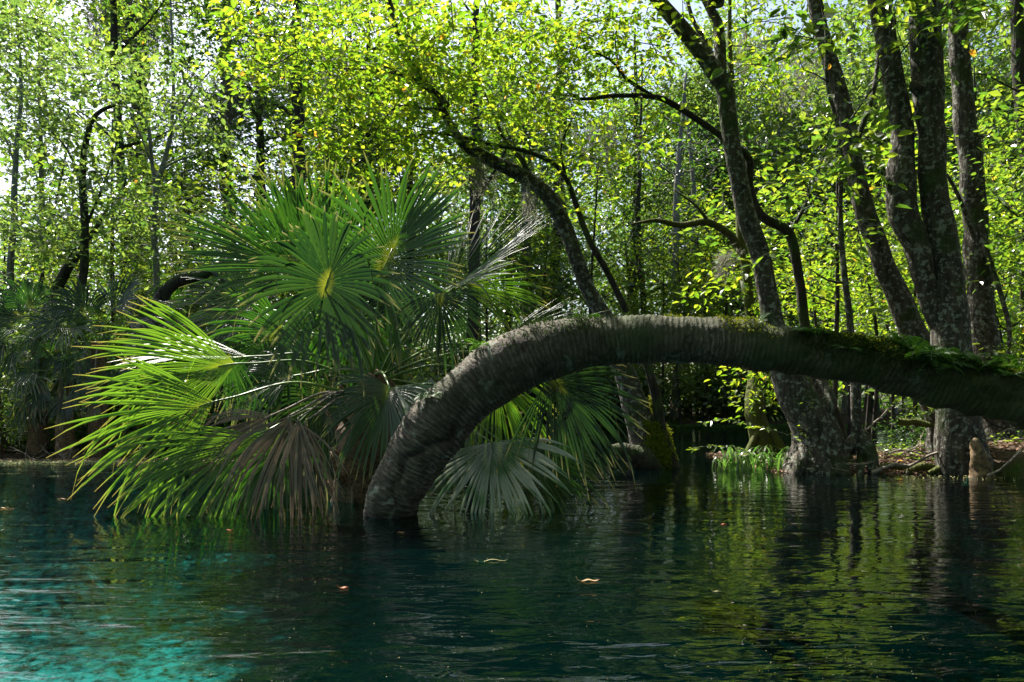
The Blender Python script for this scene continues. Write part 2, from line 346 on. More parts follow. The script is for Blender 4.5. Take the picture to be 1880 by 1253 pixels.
nx, ny = len(xs), len(ys); i = np.arange(ny-1)[:, None]*nx+np.arange(nx-1)[None]
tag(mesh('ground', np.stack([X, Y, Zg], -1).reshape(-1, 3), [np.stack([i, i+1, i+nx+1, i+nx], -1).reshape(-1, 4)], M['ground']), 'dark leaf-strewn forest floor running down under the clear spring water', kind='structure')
tag(mesh('water', [(-110, -30, 0), (110, -30, 0), (110, 70, 0), (-110, 70, 0)], [np.array([[0, 1, 2, 3]])], M['water'], smooth=False), 'clear teal spring water rippling under the trees', kind='structure')

# ------------------------------------------------------------------ leaves, twigs, trees
def leaf_geo(c, nor, dr, ln, wd, fine=True):
    """c, nor, dr: (n,3); ln, wd: (n,). Folded pointed leaves."""
    dr = nrm(dr-nor*(dr*nor).sum(-1, keepdims=True)); sd = np.cross(nor, dr); n = len(c); ln = ln[:, None]; wd = wd[:, None]
    if fine:
        V = np.stack([c-nor*wd*.12, c+dr*ln*.28+sd*wd*.42+nor*wd*.06, c+dr*ln*.66+sd*wd*.40+nor*wd*.02-nor*ln*.03, c+dr*ln-nor*ln*.14, c+dr*ln*.66-sd*wd*.40+nor*wd*.02-nor*ln*.03, c+dr*ln*.28-sd*wd*.42+nor*wd*.06], 1)
        b = np.arange(n)[:, None]*6; F = np.concatenate([b+[0, 3, 2, 1], b+[0, 5, 4, 3]])
    else:
        V = np.stack([c, c+dr*ln*.45+sd*wd*.5+nor*wd*.12, c+dr*ln-nor*ln*.10, c+dr*ln*.45-sd*wd*.5+nor*wd*.12], 1)
        b = np.arange(n)[:, None]*4; F = b+np.array([[0, 3, 2, 1]])
    return V.reshape(-1, 3), F
def spray_leaves(cs, per, sig, ln, fine=True, tilt=.55, flat=.45, asp=.52, rg=rng):
    m = len(cs); n = m*per; rp = lambda v: np.repeat(v, per, 0)
    sn = nrm(np.stack([rg.normal(0, .32, m), rg.normal(0, .32, m), np.ones(m)], -1)); ax = rg.normal(size=(m, 3))*[1, 1, .3]; ax = nrm(ax-sn*(ax*sn).sum(-1, keepdims=True)); bx = np.cross(sn, ax)
    sg = sig*rg.uniform(.55, 1.35, (m, 1)); SN, AX, BX, SG = rp(sn), rp(ax), rp(bx), rp(sg); g = rg.normal(size=(n, 3))
    off = SG*(AX*g[:, :1]*1.35+BX*g[:, 1:2]*.8+SN*g[:, 2:]*flat*.7); c = rp(cs)+off
    dr = nrm(off)*.7+AX*.5*np.sign(g[:, :1])+rg.normal(size=(n, 3))*.45+[0, 0, -.25]; nor = nrm(SN+rg.normal(size=(n, 3))*tilt*.75)
    L = ln*rp(rg.uniform(.75, 1.25, (m, 1)))[:, 0]*rg.uniform(.55, 1.25, n)
    return leaf_geo(c, nor, nrm(dr), L, L*asp*rg.uniform(.8, 1.2, n), fine)
def twig_graph(mb, skel, srad, cs, r0=.012, step=.25, sag=.05):
    """connect spray centres cs to the limb skeleton, each to the nearest node already placed"""
    nodes = skel.copy(); d = np.linalg.norm(cs[:, None]-skel[None], axis=2).min(1); order = np.argsort(d)
    for j in order:
        c = cs[j]; dist = np.linalg.norm(nodes-c, axis=1)+np.abs(nodes[:, 2]-c[2])*.2+(nodes[:, 2] > c[2])*.15; k = int(np.argmin(dist)); p = nodes[k]; L = np.linalg.norm(c-p)
        if L < .05: continue
        n = max(3, int(L/step)+2); t = np.linspace(0, 1, n)[:, None]
        perp = rng.normal(size=3)*.10*L; pts = p+(c-p)*t+perp*np.sin(PI*t)+np.array([0, 0, 1])*sag*L*np.sin(PI*t)+rng.normal(size=(n, 3))*.02*L*np.sin(PI*t)
        rr = r0*min(2.0, .45+L*.5); add_tube(mb, pts, np.linspace(rr, rr*.35, n), 4)
        nodes = np.vstack([nodes, pts[1:]])
def blob_sprays(blobs, rg=rng):
    out = []
    for (c, r, n) in blobs:
        v = rg.normal(size=(n, 3)); v = nrm(v)*rg.uniform(0, 1, (n, 1))**.45; out.append(np.asarray(c)+v*np.asarray(r))
    return np.vstack(out)
def px_limb(pts, d0=None):
    """rows (px, py, depth, width px) -> (x, y, z, radius m)"""
    o = []
    for p in pts:
        px, py, d, w = p; q = P(px, py, d); o.append([*q, w/2/FPX*d])
    return np.array(o)
def make_tree(name, label, cat, group, limbs, blobs, leafmat, barkmat, per=34, sig=.28, ln=.09, fine=True, sides=14, step=.09, r0=.012, bump=.10, ends=None, ground_it=True, twigs=True, tilt=.55, roots=(), clean=None, flat=.45):
    base = limbs[0][0][:3].copy(); t = thing(name, label, cat, group); t.location = (base[0], base[1], base[2]); off = -base
    sk = []
    for li, lm in enumerate(limbs):
        s = spline(lm, step if li == 0 else step); wob = noise(s[:, :3], 2.0, li % 5, 2)[:, None]
        c = s[:, :3]+np.array([1, .6, 0])*wob*s[:, 3:4]*.5*(np.minimum(1, np.arange(len(s))/6)[:, None])
        r = np.maximum(s[:, 3], .003); mb = MB(); add_tube(mb, c+off, r, sides if li == 0 else max(6, sides-5), bump, 5.0, li % 5)
        mb.build('trunk' if li == 0 else 'branch', barkmat, t); sk.append(c[len(c)//4 if li == 0 else 0::2])
    for rt in roots:
        s = spline(rt, .06); mb = MB(); add_tube(mb, s[:, :3]+off, np.maximum(s[:, 3], .004), 8, .15, 7, 2); mb.build('root', barkmat, t)
    if blobs:
        cs = blob_sprays(blobs); 
        if clean is not None: cs = cs[clean(cs)]
        if twigs:
            mb = MB(); twig_graph(mb, np.vstack(sk), None, cs, r0); tw = mb.build('twigs', barkmat, t); tw['kind'] = 'stuff'; tw.location = tuple(off)
        V, F = spray_leaves(cs, per, sig, ln, fine, tilt, flat); o = mesh('crown', V+off, [F], leafmat, t, smooth=False)
    return t
def B(px, py, d, rx, ry, rd, n): return (P(px, py, d), (rx/FPX*d, rd, ry/FPX*d), n)

# ------------------------------------------------------------------ the arched palm trunk over the water
ARCH_TOP = [(664, 975), (676, 905), (696, 862), (730, 790), (790, 720), (850, 668), (920, 625), (1000, 598), (1100, 580), (1200, 578), (1300, 583), (1400, 595), (1500, 611), (1600, 628), (1700, 650), (1800, 670), (1880, 692), (2050, 745), (2400, 870)]
ARCH_BOT = [(764, 975), (776, 915), (796, 884), (838, 826), (894, 760), (958, 708), (1020, 684), (1080, 672), (1130, 668), (1210, 667), (1295, 672), (1385, 680), (1480, 691), (1580, 708), (1680, 734), (1780, 759), (1862, 778), (2030, 840), (2370, 960)]
arch_pts = []
for k, ((a, b), (c, e)) in enumerate(zip(ARCH_TOP, ARCH_BOT)):
    w = math.hypot(c-a, e-b); d = 5.7-.12*min(k, 8)/8-.45*max(0, k-8)/10
    arch_pts.append([*P((a+c)/2, (b+e)/2, d), w/2/FPX*d])
arch_pts = np.array(arch_pts)
tp = thing('leaning_palm', 'thick ring-scarred palm trunk arching low over the water, mossy to the right', 'palm trunk', loc=tuple(arch_pts[0][:3])); aoff = -arch_pts[0][:3]
s = spline(arch_pts, .012); cL = np.concatenate([[0], np.cumsum(np.linalg.norm(np.diff(s[:, :3], axis=0), axis=1))])
c_ = s[:, :3]; t_, N_, B_ = frames(c_); SD = 56; ang = np.linspace(0, 2*PI, SD, endpoint=False)
ring = N_[:, None]*np.cos(ang)[None, :, None]+B_[:, None]*np.sin(ang)[None, :, None]
Vt = c_[:, None]+ring*s[:, 3][:, None, None]
Lw = cL[:, None]+.035*noise(Vt, 2.5, 1, 2)                    # ring scars wander a little round the trunk
ph = Lw/.036; fr_ = ph-np.floor(ph); ringd = .5-np.abs(fr_-.5)
ringd = np.minimum(ringd/.22, 1)-1; hsh = np.sin(np.floor(ph)*12.9898)*.5+.5
disp = ringd*(.006+.008*hsh)*np.clip(1.3-cL[:, None]*.22, .3, 1) + noise(Vt, 4, 2, 3)*.021 + noise(Vt, 22, 3, 3)*.0035
disp = disp + noise(Vt, 9, 4, 2)*.012*np.clip(cL[:, None]-2, 0, 2.5)
# the long split on the lower side of the leaning part, facing the camera
facing = np.argmin(ring[:, :, 1]+ring[:, :, 2]*.35, axis=1)   # index of the vertex turned to the viewer and down
for j in range(len(c_)):
    if .12 < cL[j] < 1.25:
        u = (cL[j]-.12)/1.13; cen = facing[j]+ (2.2*math.sin(cL[j]*9)+.9*math.sin(cL[j]*31)) + 5*(u-.5)
        dd = np.abs((np.arange(SD)-cen+SD/2) % SD-SD/2); disp[j] -= .045*np.exp(-(dd/.75)**2)*math.sin(PI*u)**.6
Vt = Vt+ring*disp[..., None]
ii = np.arange(len(c_)-1)[:, None]*SD; jj = np.arange(SD)[None]; jn = (jj+1) % SD
Ft = np.stack([ii+jj, ii+jn, ii+SD+jn, ii+SD+jj], -1).reshape(-1, 4)
uvt = np.stack([np.repeat(cL, SD), np.tile(np.abs(ang/PI-1), len(c_))], -1)
mesh('trunk', Vt.reshape(-1, 3)+aoff, [Ft], M['palm_trunk'], tp, uv=uvt)
# moss tufts on the upper side
def moss_on(Vs, Ns, n, ln, name, mat, parent, off, weight, rg=rng):
    w = np.clip(weight, 0, None).ravel(); w = w/w.sum(); idx = rg.choice(len(w), n, p=w)
    p = Vs.reshape(-1, 3)[idx]+rg.normal(size=(n, 3))*.008; nn = Ns.reshape(-1, 3)[idx]
    d = nrm(nn+rg.normal(size=(n, 3))*.75); no = nrm(np.cross(d, rg.normal(size=(n, 3)))); L = ln*rg.uniform(.4, 1.4, n)
    V, F = leaf_geo(p, no, d, L, L*.42, False); o = mesh(name, V+off, [F], mat, parent, smooth=False); o['kind'] = 'stuff'; return o
up = ring[:, :, 2]; patch = np.clip(noise(Vt, 2.4, 5, 3)+.15, 0, 1)
moss_on(Vt, ring, 26000, .022, 'moss', M['moss_dark'], tp, aoff, np.clip(up+.45, 0, 1)*patch*np.clip(cL[:, None]*.5-.45, 0.03, 1))
moss_on(Vt, ring, 7000, .020, 'moss', M['moss'], tp, aoff, np.clip(up-.25, 0, 1)*np.clip(noise(Vt, 3.1, 2, 2)-.1, 0, 1)*(cL[:, None] > 2.6))
# hanging rootlets and fibres under and along it
mb = MB()
for k in range(130):
    j = int(rng.integers(140, len(c_)-160)); a = int(rng.integers(0, SD)); p = Vt[j, a]
    if ring[j, a, 2] > .3: continue
    L = rng.uniform(.03, .12); q0 = np.array([p, p+ring[j, a]*.02+[0, 0, -L*.4], p+[rng.normal()*.015, 0, -L]]); add_tube(mb, q0, [.0022, .0018, .0008], 3)
mb.build('rootlets', M['fibre'], tp)['kind'] = 'stuff'

# ferns growing on the trunk
def fern_mesh(seed):
    rg = np.random.default_rng(seed); mb = MB()
    for k in range(7):
        az = rg.uniform(0, 2*PI); L = rg.uniform(.10, .21); h = np.array([math.cos(az), math.sin(az), 0]); n = 10
        for i in range(n):
            u = (i+.5)/n; p = h*L*u+np.array([0, 0, 1])*(L*.75*u-L*.75*u*u); tg = nrm(h+np.array([0, 0, .75-1.5*u])); sd = nrm(np.cross(tg, [0, 0, 1.])); no = np.cross(sd, tg)
            for sg in (-1, 1):
                l = L*.30*math.sin(PI*min(1, u*.85+.15)); V, F = leaf_geo(p[None], no[None], nrm(sd*sg+tg*.35)[None], np.array([l]), np.array([l*.42]), False); mb.add(V, F)
        pts = np.array([h*L*u+np.array([0, 0, 1])*(L*.75*u-L*.75*u*u) for u in np.linspace(0, 1, 5)]); add_tube(mb, pts, .0012, 3)
    return mb
fv = []
for k in range(3):
    t = thing('fern', 'x', 'fern'); fern_mesh(50+k).build('fronds', M['leaf_fern'], t, smooth=False); fv.append(t)
fern_spots = [(1478, 1), (1498, 1.1), (1660, 1.2), (1672, 1.5), (1684, 1.3), (1700, 1.6), (1712, 1.4), (1724, 1.2), (1745, 1.1), (1768, 1.2), (1785, .9), (1800, 1.0), (1822, 1.1), (1836, 1.3), (1850, 1.2), (1868, 1.3), (1690, 1.2), (1731, 1.5), (1395, .7), (880, .8), (798, .9), (1815, 1.0), (1100, .5), (1560, .8)]
scr = (Vt[..., 0]/Vt[..., 1]*FPX+940)
for k, (fx, sc_) in enumerate(fern_spots):
    o = fv[k] if k < 3 else copy_tree(fv[k % 3])
    cand = np.argwhere((np.abs(scr-fx) < 4) & (ring[..., 2] > (.25 if k % 3 else .75)) & (ring[..., 1] < .3))
    j, a = cand[int(rng.integers(len(cand)))]; o.location = Vt[j, a]+ring[j, a]*(-.004); o.rotation_euler = (rng.normal()*.3, rng.normal()*.3, rng.uniform(0, 6.28)); o.scale = (sc_*.95,)*3
    if fx < 830: lb = 'small fern tuft on the leaning lower part of the arched trunk'
    elif fx < 900: lb = 'small fern tuft where the arched trunk starts to level out'
    elif fx < 1200: lb = 'tiny fern tuft on the grey crest of the arched trunk'
    elif fx < 1450: lb = 'tiny lone fern tuft on top of the arch, before the forked tree'
    elif fx < 1600: lb = 'small low fern tuft on the bright mossy top of the arched trunk'; o['group'] = 'low ferns on the mossy middle of the arch'
    elif fx < 1750: lb = 'green fern in the thick cluster on the arched trunk below the twin trees'; o['group'] = 'ferns clustered on the arch below the twin trees'
    else: lb = 'green fern on the mossy right end of the arched trunk'; o['group'] = 'ferns at the right end of the arch'
    tag(o, lb, 'fern')

# ------------------------------------------------------------------ fan palm in the middle
def dirpx(deg, toward=0.0):
    a = R(deg); return nrm(np.array([math.cos(a), -toward, math.sin(a)]))
def leaflet_geo(o, t, no, L, dth, sf, droop, costa, rg, nseg=8, curl=.0, wmul=1.0):
    s_ = np.array([0, .12, .26, .40, .52, .64, .76, .88, 1.0]); sd = nrm(np.cross(no, t)); g = np.array([0, 0, -1.])
    side_b = rg.normal()*.055; V = []; U = []
    for s in s_:
        bend = max(0, s-.30)/.70
        p = o+t*s*L+g*droop*L*bend**2.2+sd*side_b*L*bend**2+no*curl*L*bend**2
        p = p-t*L*min(.6, droop)*.35*bend**3
        w = (s*L*dth*1.02 if s <= sf else sf*L*dth*(1-((s-sf)/(1-sf))**2.3)*1.02+.0008)*wmul; w = max(w, .003)
        fold = w*(.30 if s < sf else .22)
        V += [p-sd*w/2+no*fold*.5, p-no*fold*.5, p+sd*w/2+no*fold*.5]; U += [(s, 0), (s, .5), (s, 1)]
    b = np.arange(len(s_)-1)*3; F = np.concatenate([np.stack([b, b+1, b+4, b+3], -1), np.stack([b+1, b+2, b+5, b+4], -1)])
    return np.array(V), F, np.array(U)
def frond(plant, off, hub, direc, face, Rr, spread, n, droop, mat, name='frond', label=None, split=False, base=None, petr=.011, fold=.25, sf=.54, costa=.16, lenvar=.25, petmat='petiole', seed=0, broken=0.0, curl=0.0, sag=.12, drj=.35):
    rg = np.random.default_rng(1000+seed); d = nrm(direc); no = np.asarray(face, float); no = nrm(no-d*np.dot(no, d)); sd = np.cross(no, d)
    root = bpy.data.objects.new(name, None); COL.objects.link(root); root.parent = plant; root.empty_display_size = .1; root.location = tuple(hub+off)
    if label: root['label'] = label
    dth = 2*R(spread)/(n-1); mb = MB(); 
    for k in range(n):
        if rg.random() < broken: continue
        u = -1+2*k/(n-1); a = R(spread)*u+rg.normal()*(.015 if name != 'dead_frond' else .07)
        t = d*math.cos(a)+sd*math.sin(a); t = nrm(t+no*fold*abs(math.sin(a))); nn = nrm(no-t*np.dot(no, t))
        cc = costa*Rr*(1-abs(u))**1.2; o = d*cc-no*cc*.25*(1-abs(u))
        L = Rr*(1-lenvar*abs(u)**1.5)*rg.uniform(.84, 1.07)*(.7 if rg.random() < .06 else 1)-cc*.6; kink = (.45 if rg.random() < .06 else 0)
        V, F, U = leaflet_geo(o, t, nn, L, dth, sf*rg.uniform(.85, 1.1), max(0, droop*rg.uniform(1-drj, 1+drj*1.6)+kink), cc, rg, curl=curl, wmul=(1.7*rg.uniform(.6, 1.4) if name == 'dead_frond' else 1.0))
        if split: mesh('leaflet', V, [F], mat, root, uv=U)
        else: mb.add(V, F, U)
    if not split: mb.build('blade', mat, root)
    if base is not None:
        b0 = np.asarray(base)-hub; mid = b0*.45+np.array([0, 0, 1])*np.linalg.norm(b0)*sag; tip = d*costa*Rr*.8-no*costa*Rr*.15
        c = spline([b0, b0*.75+(mid-b0*.45)*.65, mid, b0*.12+(mid-b0*.45)*.25, np.zeros(3), tip], .05)
        mb = MB(); add_tube(mb, c, np.linspace(petr*1.35, petr*.55, len(c)), 6); mb.build('petiole', M[petmat], root)
    return root
PB = P(692, 705, 6.55)
fp = thing('fan_palm', 'large fan palm with wide green fronds spreading behind the arched trunk', 'fan palm', loc=tuple(P(660, 925, 6.5))); fo = -P(660, 925, 6.5)
# short stem of old leaf bases rising from the water
s = spline([[*P(655, 960, 6.55), .20], [*P(660, 880, 6.55), .19], [*P(672, 800, 6.55), .21], [*P(688, 730, 6.55), .20], [*P(692, 690, 6.55), .11]], .04)
mb = MB(); add_tube(mb, s[:, :3]+fo, s[:, 3], 24, .28, 9, 1); mb.build('stem', M['fibre'], fp)
for k in range(26):
    a = k*2.4; u = (k+.5)/26; c0 = s[int(u*(len(s)-6))]; rad = c0[3]*.9; h = np.array([math.cos(a), math.sin(a), 0])
    p0 = c0[:3]+h*rad*.8; L = rng.uniform(.14, .26); pts = np.array([p0, p0+h*L*.45+[0, 0, L*.5], p0+h*L*.7+[0, 0, L]]); mb = MB(); add_tube(mb, pts+fo, [.032, .024, .014], 6, .2, 20); mb.build('leaf_base', M['fibre'], fp)
TOC = np.array([0, -1., .15])
def fr(hx, hy, hd, deg, tow, Rpx, spread, n, droop, mat, face=(0, -1, .35), base=True, **kw):
    h = P(hx, hy, hd); return frond(fp, fo, h, dirpx(deg, tow), face, Rpx/FPX*hd, spread, n, droop, M[mat], base=PB+rng.normal(size=3)*.03 if base is True else base, **kw)
sd_ = iter(range(999))
# -- tall ones facing the camera
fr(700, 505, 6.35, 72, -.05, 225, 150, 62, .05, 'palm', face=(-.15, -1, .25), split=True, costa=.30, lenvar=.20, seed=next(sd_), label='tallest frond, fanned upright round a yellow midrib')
fr(597, 532, 5.95, 75, .15, 165, 172, 58, .16, 'palm_shaded', face=(.1, -1, .42), costa=.16, lenvar=.0, seed=next(sd_), label='round dark frond facing the water with a yellow hub')
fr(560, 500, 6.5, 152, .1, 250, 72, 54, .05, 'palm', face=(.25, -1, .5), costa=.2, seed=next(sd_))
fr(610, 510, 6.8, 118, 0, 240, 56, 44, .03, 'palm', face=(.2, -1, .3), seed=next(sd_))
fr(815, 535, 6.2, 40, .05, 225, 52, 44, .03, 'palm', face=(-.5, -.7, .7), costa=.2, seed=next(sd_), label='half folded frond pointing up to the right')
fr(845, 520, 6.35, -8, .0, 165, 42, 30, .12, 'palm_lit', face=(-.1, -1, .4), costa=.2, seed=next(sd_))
fr(806, 540, 6.0, -78, .15, 125, 88, 44, .22, 'palm_shaded', face=(.1, -1, .6), costa=.12, seed=next(sd_))
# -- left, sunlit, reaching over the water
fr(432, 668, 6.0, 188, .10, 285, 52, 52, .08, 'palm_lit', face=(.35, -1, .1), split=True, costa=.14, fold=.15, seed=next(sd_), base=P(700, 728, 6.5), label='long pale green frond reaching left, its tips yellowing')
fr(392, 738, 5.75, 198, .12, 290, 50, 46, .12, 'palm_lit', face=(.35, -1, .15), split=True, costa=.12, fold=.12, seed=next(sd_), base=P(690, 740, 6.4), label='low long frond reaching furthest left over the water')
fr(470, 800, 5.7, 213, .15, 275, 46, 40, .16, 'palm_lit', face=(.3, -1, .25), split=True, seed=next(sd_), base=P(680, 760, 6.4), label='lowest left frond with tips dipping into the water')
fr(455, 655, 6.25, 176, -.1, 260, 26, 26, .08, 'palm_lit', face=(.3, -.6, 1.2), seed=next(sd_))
fr(420, 650, 6.1, -75, .1, 105, 38, 20, .10, 'palm', face=(.1, -1, .5), base=None, seed=next(sd_))
fr(520, 800, 6.1, 235, .1, 190, 60, 36, .2, 'palm', face=(.2, -1, .5), seed=next(sd_))
# -- dead brown frond
fr(530, 765, 5.6, 262, .1, 200, 54, 34, .25, 'palm_dead', name='dead_frond', label='dead brown frond hanging in strips to the water', face=(.2, -1, .4), costa=.10, petmat='stick', sf=.34, lenvar=.2, broken=.12, seed=next(sd_), base=P(690, 735, 6.4))
fr(500, 762, 5.75, 200, .1, 205, 26, 26, .30, 'palm_dead', name='dead_frond', label='dead brown frond streaming left and folded nearly flat', face=(.2, -1, .6), costa=.10, petmat='stick', sf=.3, seed=next(sd_), base=P(690, 735, 6.4))
fr(548, 768, 5.45, 272, .05, 178, 26, 15, .12, 'palm_dead', name='dead_frond', label='front dead brown frond hanging limp in broad ribbons', face=(.1, -1, .2), costa=.08, petmat='stick', sf=.2, seed=next(sd_), base=P(690, 735, 6.4))
fr(560, 775, 5.7, 285, .1, 165, 22, 16, .2, 'palm_dead', name='dead_frond', label='narrow dead frond strips beside the palm stem', face=(.1, -1, .3), petmat='stick', sf=.2, seed=next(sd_), base=P(690, 735, 6.4))
# -- centre front
fr(716, 712, 5.95, 248, .35, 165, 100, 46, .22, 'palm', face=(-.1, -.7, .8), split=True, costa=.10, lenvar=.1, seed=next(sd_), base=P(688, 690, 6.5), label='drooping frond in front of the stem, left of the arched trunk')
fr(724, 712, 5.92, -25, .30, 140, 38, 20, .22, 'palm_old', face=(-.1, -.7, .8), costa=.10, lenvar=.1, seed=next(sd_), base=None)
# -- right, under the arch
fr(902, 812, 5.95, 278, .35, 155, 80, 40, .16, 'palm_old', face=(-.2, -.7, 1.0), split=True, costa=.10, lenvar=-.25, sf=.5, seed=next(sd_), base=P(720, 760, 6.6), label='bleached grey frond under the arch with its tips in the water')
fr(925, 815, 6.05, 335, .1, 215, 30, 26, .16, 'palm', face=(0, -.7, .8), seed=next(sd_))
fr(1010, 690, 5.95, -48, .05, 205, 72, 52, .14, 'palm_shaded', face=(-.2, -1, .3), costa=.15, seed=next(sd_), base=P(730, 680, 6.6), label='dark frond hanging behind the crest of the arch')
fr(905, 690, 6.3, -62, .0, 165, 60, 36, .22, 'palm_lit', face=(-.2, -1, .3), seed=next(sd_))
fr(985, 800, 6.6, -15, .0, 140, 60, 34, .22, 'palm', face=(0, -.8, .6), seed=next(sd_))
fr(865, 770, 6.5, 215, .0, 120, 90, 36, .25, 'palm', face=(0, -.8, .6), seed=next(sd_))
# -- middle right, over the arch
fr(905, 632, 6.25, 20, .0, 210, 22, 28, .05, 'palm', face=(0, -.6, .8), seed=next(sd_))
0 and fr(812, 628, 6.6, 8, .0, 150, 50, 36, .12, 'palm_shaded', face=(0, -.5, .9), seed=next(sd_))
0 and fr(800, 622, 6.75, 215, .0, 150, 85, 40, .2, 'palm_old' if 0 else 'palm', face=(0, -.7, .8), seed=next(sd_))
# -- filling the heart of the plant
fr(560, 470, 7.1, 105, -.1, 170, 90, 40, .08, 'palm', face=(.1, -1, .4), seed=next(sd_))
fr(660, 560, 7.0, 270, .0, 170, 120, 50, .3, 'palm', face=(0, -1, .3), seed=next(sd_))
fr(520, 600, 6.8, 220, .0, 190, 100, 46, .25, 'palm', face=(.2, -1, .4), seed=next(sd_))
0 and fr(760, 600, 7.0, 300, .0, 170, 110, 44, .3, 'palm_shaded', face=(-.1, -1, .4), seed=next(sd_))
fr(600, 720, 6.7, 230, .1, 160, 110, 40, .3, 'palm_shaded', face=(.1, -1, .5), seed=next(sd_))
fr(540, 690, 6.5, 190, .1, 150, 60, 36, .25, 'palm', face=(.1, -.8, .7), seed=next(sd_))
fr(640, 600, 7.0, 85, 0, 200, 70, 36, .15, 'palm_shaded', face=(0, -1, .3), seed=next(sd_))
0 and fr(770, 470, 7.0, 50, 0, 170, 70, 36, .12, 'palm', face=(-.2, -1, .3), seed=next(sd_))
fr(470, 560, 7.1, 170, 0, 170, 80, 40, .12, 'palm_shaded', face=(.2, -1, .5), seed=next(sd_))
# -- clusters of orange-brown fruit behind the left fronds
for (x, y) in ((315, 740), (330, 775)):
    mb = MB(); c0 = P(x, y, 6.3)
    for k in range(150):
        p = c0+rng.normal(size=3)*[.10, .05, .05]; add_tube(mb, np.array([p, p+[0, 0, .007], p+[0, 0, .014]])+fo, [.003, .008, .003], 5)
    mb.build('fruit_cluster', M['fruit'], fp)['kind'] = 'stuff'

# ------------------------------------------------------------------ trees of the right bank
L = px_limb
def keep_px(*rects):
    """drop sprays whose centre falls in an open part of the wood, given as (x, y, rx, ry) discs on their own depth"""
    def f(c):
        x = c[:, 0]/c[:, 1]*FPX+940; y = HOR-(c[:, 2]-EYE)/c[:, 1]*FPX; k = np.ones(len(c), bool)
        for (a, b, r1, r2) in rects: k &= ((x-a)/r1)**2+((y-b)/r2)**2 > 1
        return k
    return f
make_tree('forked_tree', 'lichen-spotted forked tree with a wide flared foot standing in the water', 'tree', None,
    [L([(1498, 880, 9.3, 130), (1496, 840, 9.3, 108), (1474, 770, 9.3, 78), (1446, 700, 9.4, 60), (1424, 630, 9.4, 44), (1411, 560, 9.4, 37), (1392, 480, 9.4, 36), (1372, 400, 9.4, 35), (1350, 290, 9.4, 32), (1333, 190, 9.4, 32), (1322, 140, 9.4, 32)]),
     L([(1322, 150, 9.4, 32), (1290, 100, 9.3, 30), (1245, 45, 9.2, 27), (1195, -20, 9.1, 24), (1150, -110, 9, 18), (1090, -220, 8.8, 8)]),
     L([(1322, 145, 9.4, 24), (1322, 60, 9.5, 20), (1300, 10, 9.5, 16), (1270, -60, 9.5, 14), (1260, -200, 9.6, 6)]),
     L([(1352, 280, 9.4, 12), (1310, 110, 9.7, 10), (1270, 30, 9.8, 8), (1250, -60, 9.9, 4)]),
     np.array([[2.35, 9.2, 5.4, .10], [2.3, 8.2, 6.2, .08], [1.9, 7.2, 6.4, .06], [1.0, 6.4, 6.5, .03]]), np.array([[2.4, 9.3, 5.6, .08], [3.0, 8.2, 6.2, .06], [3.6, 6.9, 6.3, .03]]),  # limbs added to carry the shading foliage above the view
     L([(1480, 800, 9.2, 40), (1520, 740, 9.3, 30), (1500, 690, 9.5, 20), (1475, 640, 9.6, 12)])],
    [(np.array([.8, 8.0, 6.4]), (1.4, 1.0, .7), 64), (np.array([2.6, 6.8, 6.2]), (1.8, 1.6, .7), 80), B(1250, -150, 9.3, 330, 150, 1.6, 40), B(1150, 60, 9.0, 130, 80, .8, 12), B(1450, 90, 9.0, 90, 90, .9, 8)],  # first two clumps added above the view to shade arch and water
    M['leaf_bright'], M['bark'], per=34, sides=22, sig=.24, roots=[L([(1475, 830, 9.2, 40), (1462, 862, 9.0, 26), (1450, 890, 8.9, 14)]), L([(1520, 820, 9.2, 44), (1545, 862, 9.0, 26), (1560, 890, 8.9, 14)])])
make_tree('thin_bent_tree', 'thin dark tree bending left with a long bare arched branch behind the forked tree', 'tree', None,
    [L([(1550, 850, 9.9, 34), (1530, 770, 9.9, 26), (1508, 715, 9.9, 22), (1480, 610, 9.8, 18), (1464, 500, 9.8, 17), (1450, 428, 9.8, 18), (1398, 396, 9.7, 16), (1378, 340, 9.7, 15), (1376, 292, 9.6, 14), (1339, 262, 9.5, 13), (1308, 238, 9.5, 12), (1240, 194, 9.4, 11), (1200, 178, 9.3, 10), (1130, 176, 9.2, 8), (1064, 182, 9.1, 6), (1034, 160, 9.1, 3)]),
     L([(1200, 178, 9.3, 8), (1150, 145, 9.2, 7), (1120, 110, 9.1, 5), (1060, 85, 9, 3)]), L([(1138, 140, 9.2, 4), (1130, 60, 9.2, 3), (1160, 30, 9.2, 2)]),
     L([(1450, 430, 9.8, 9), (1490, 350, 9.9, 7), (1520, 260, 10, 3)])],
    [B(1130, 90, 9.1, 150, 80, .8, 26), B(1040, 180, 9.0, 100, 60, .6, 10), B(1200, 260, 9.3, 100, 50, .6, 6), B(1480, 330, 9.8, 60, 70, .6, 6)],
    M['leaf_bright'], M['bark_dark'], per=30, sides=10, sig=.24)
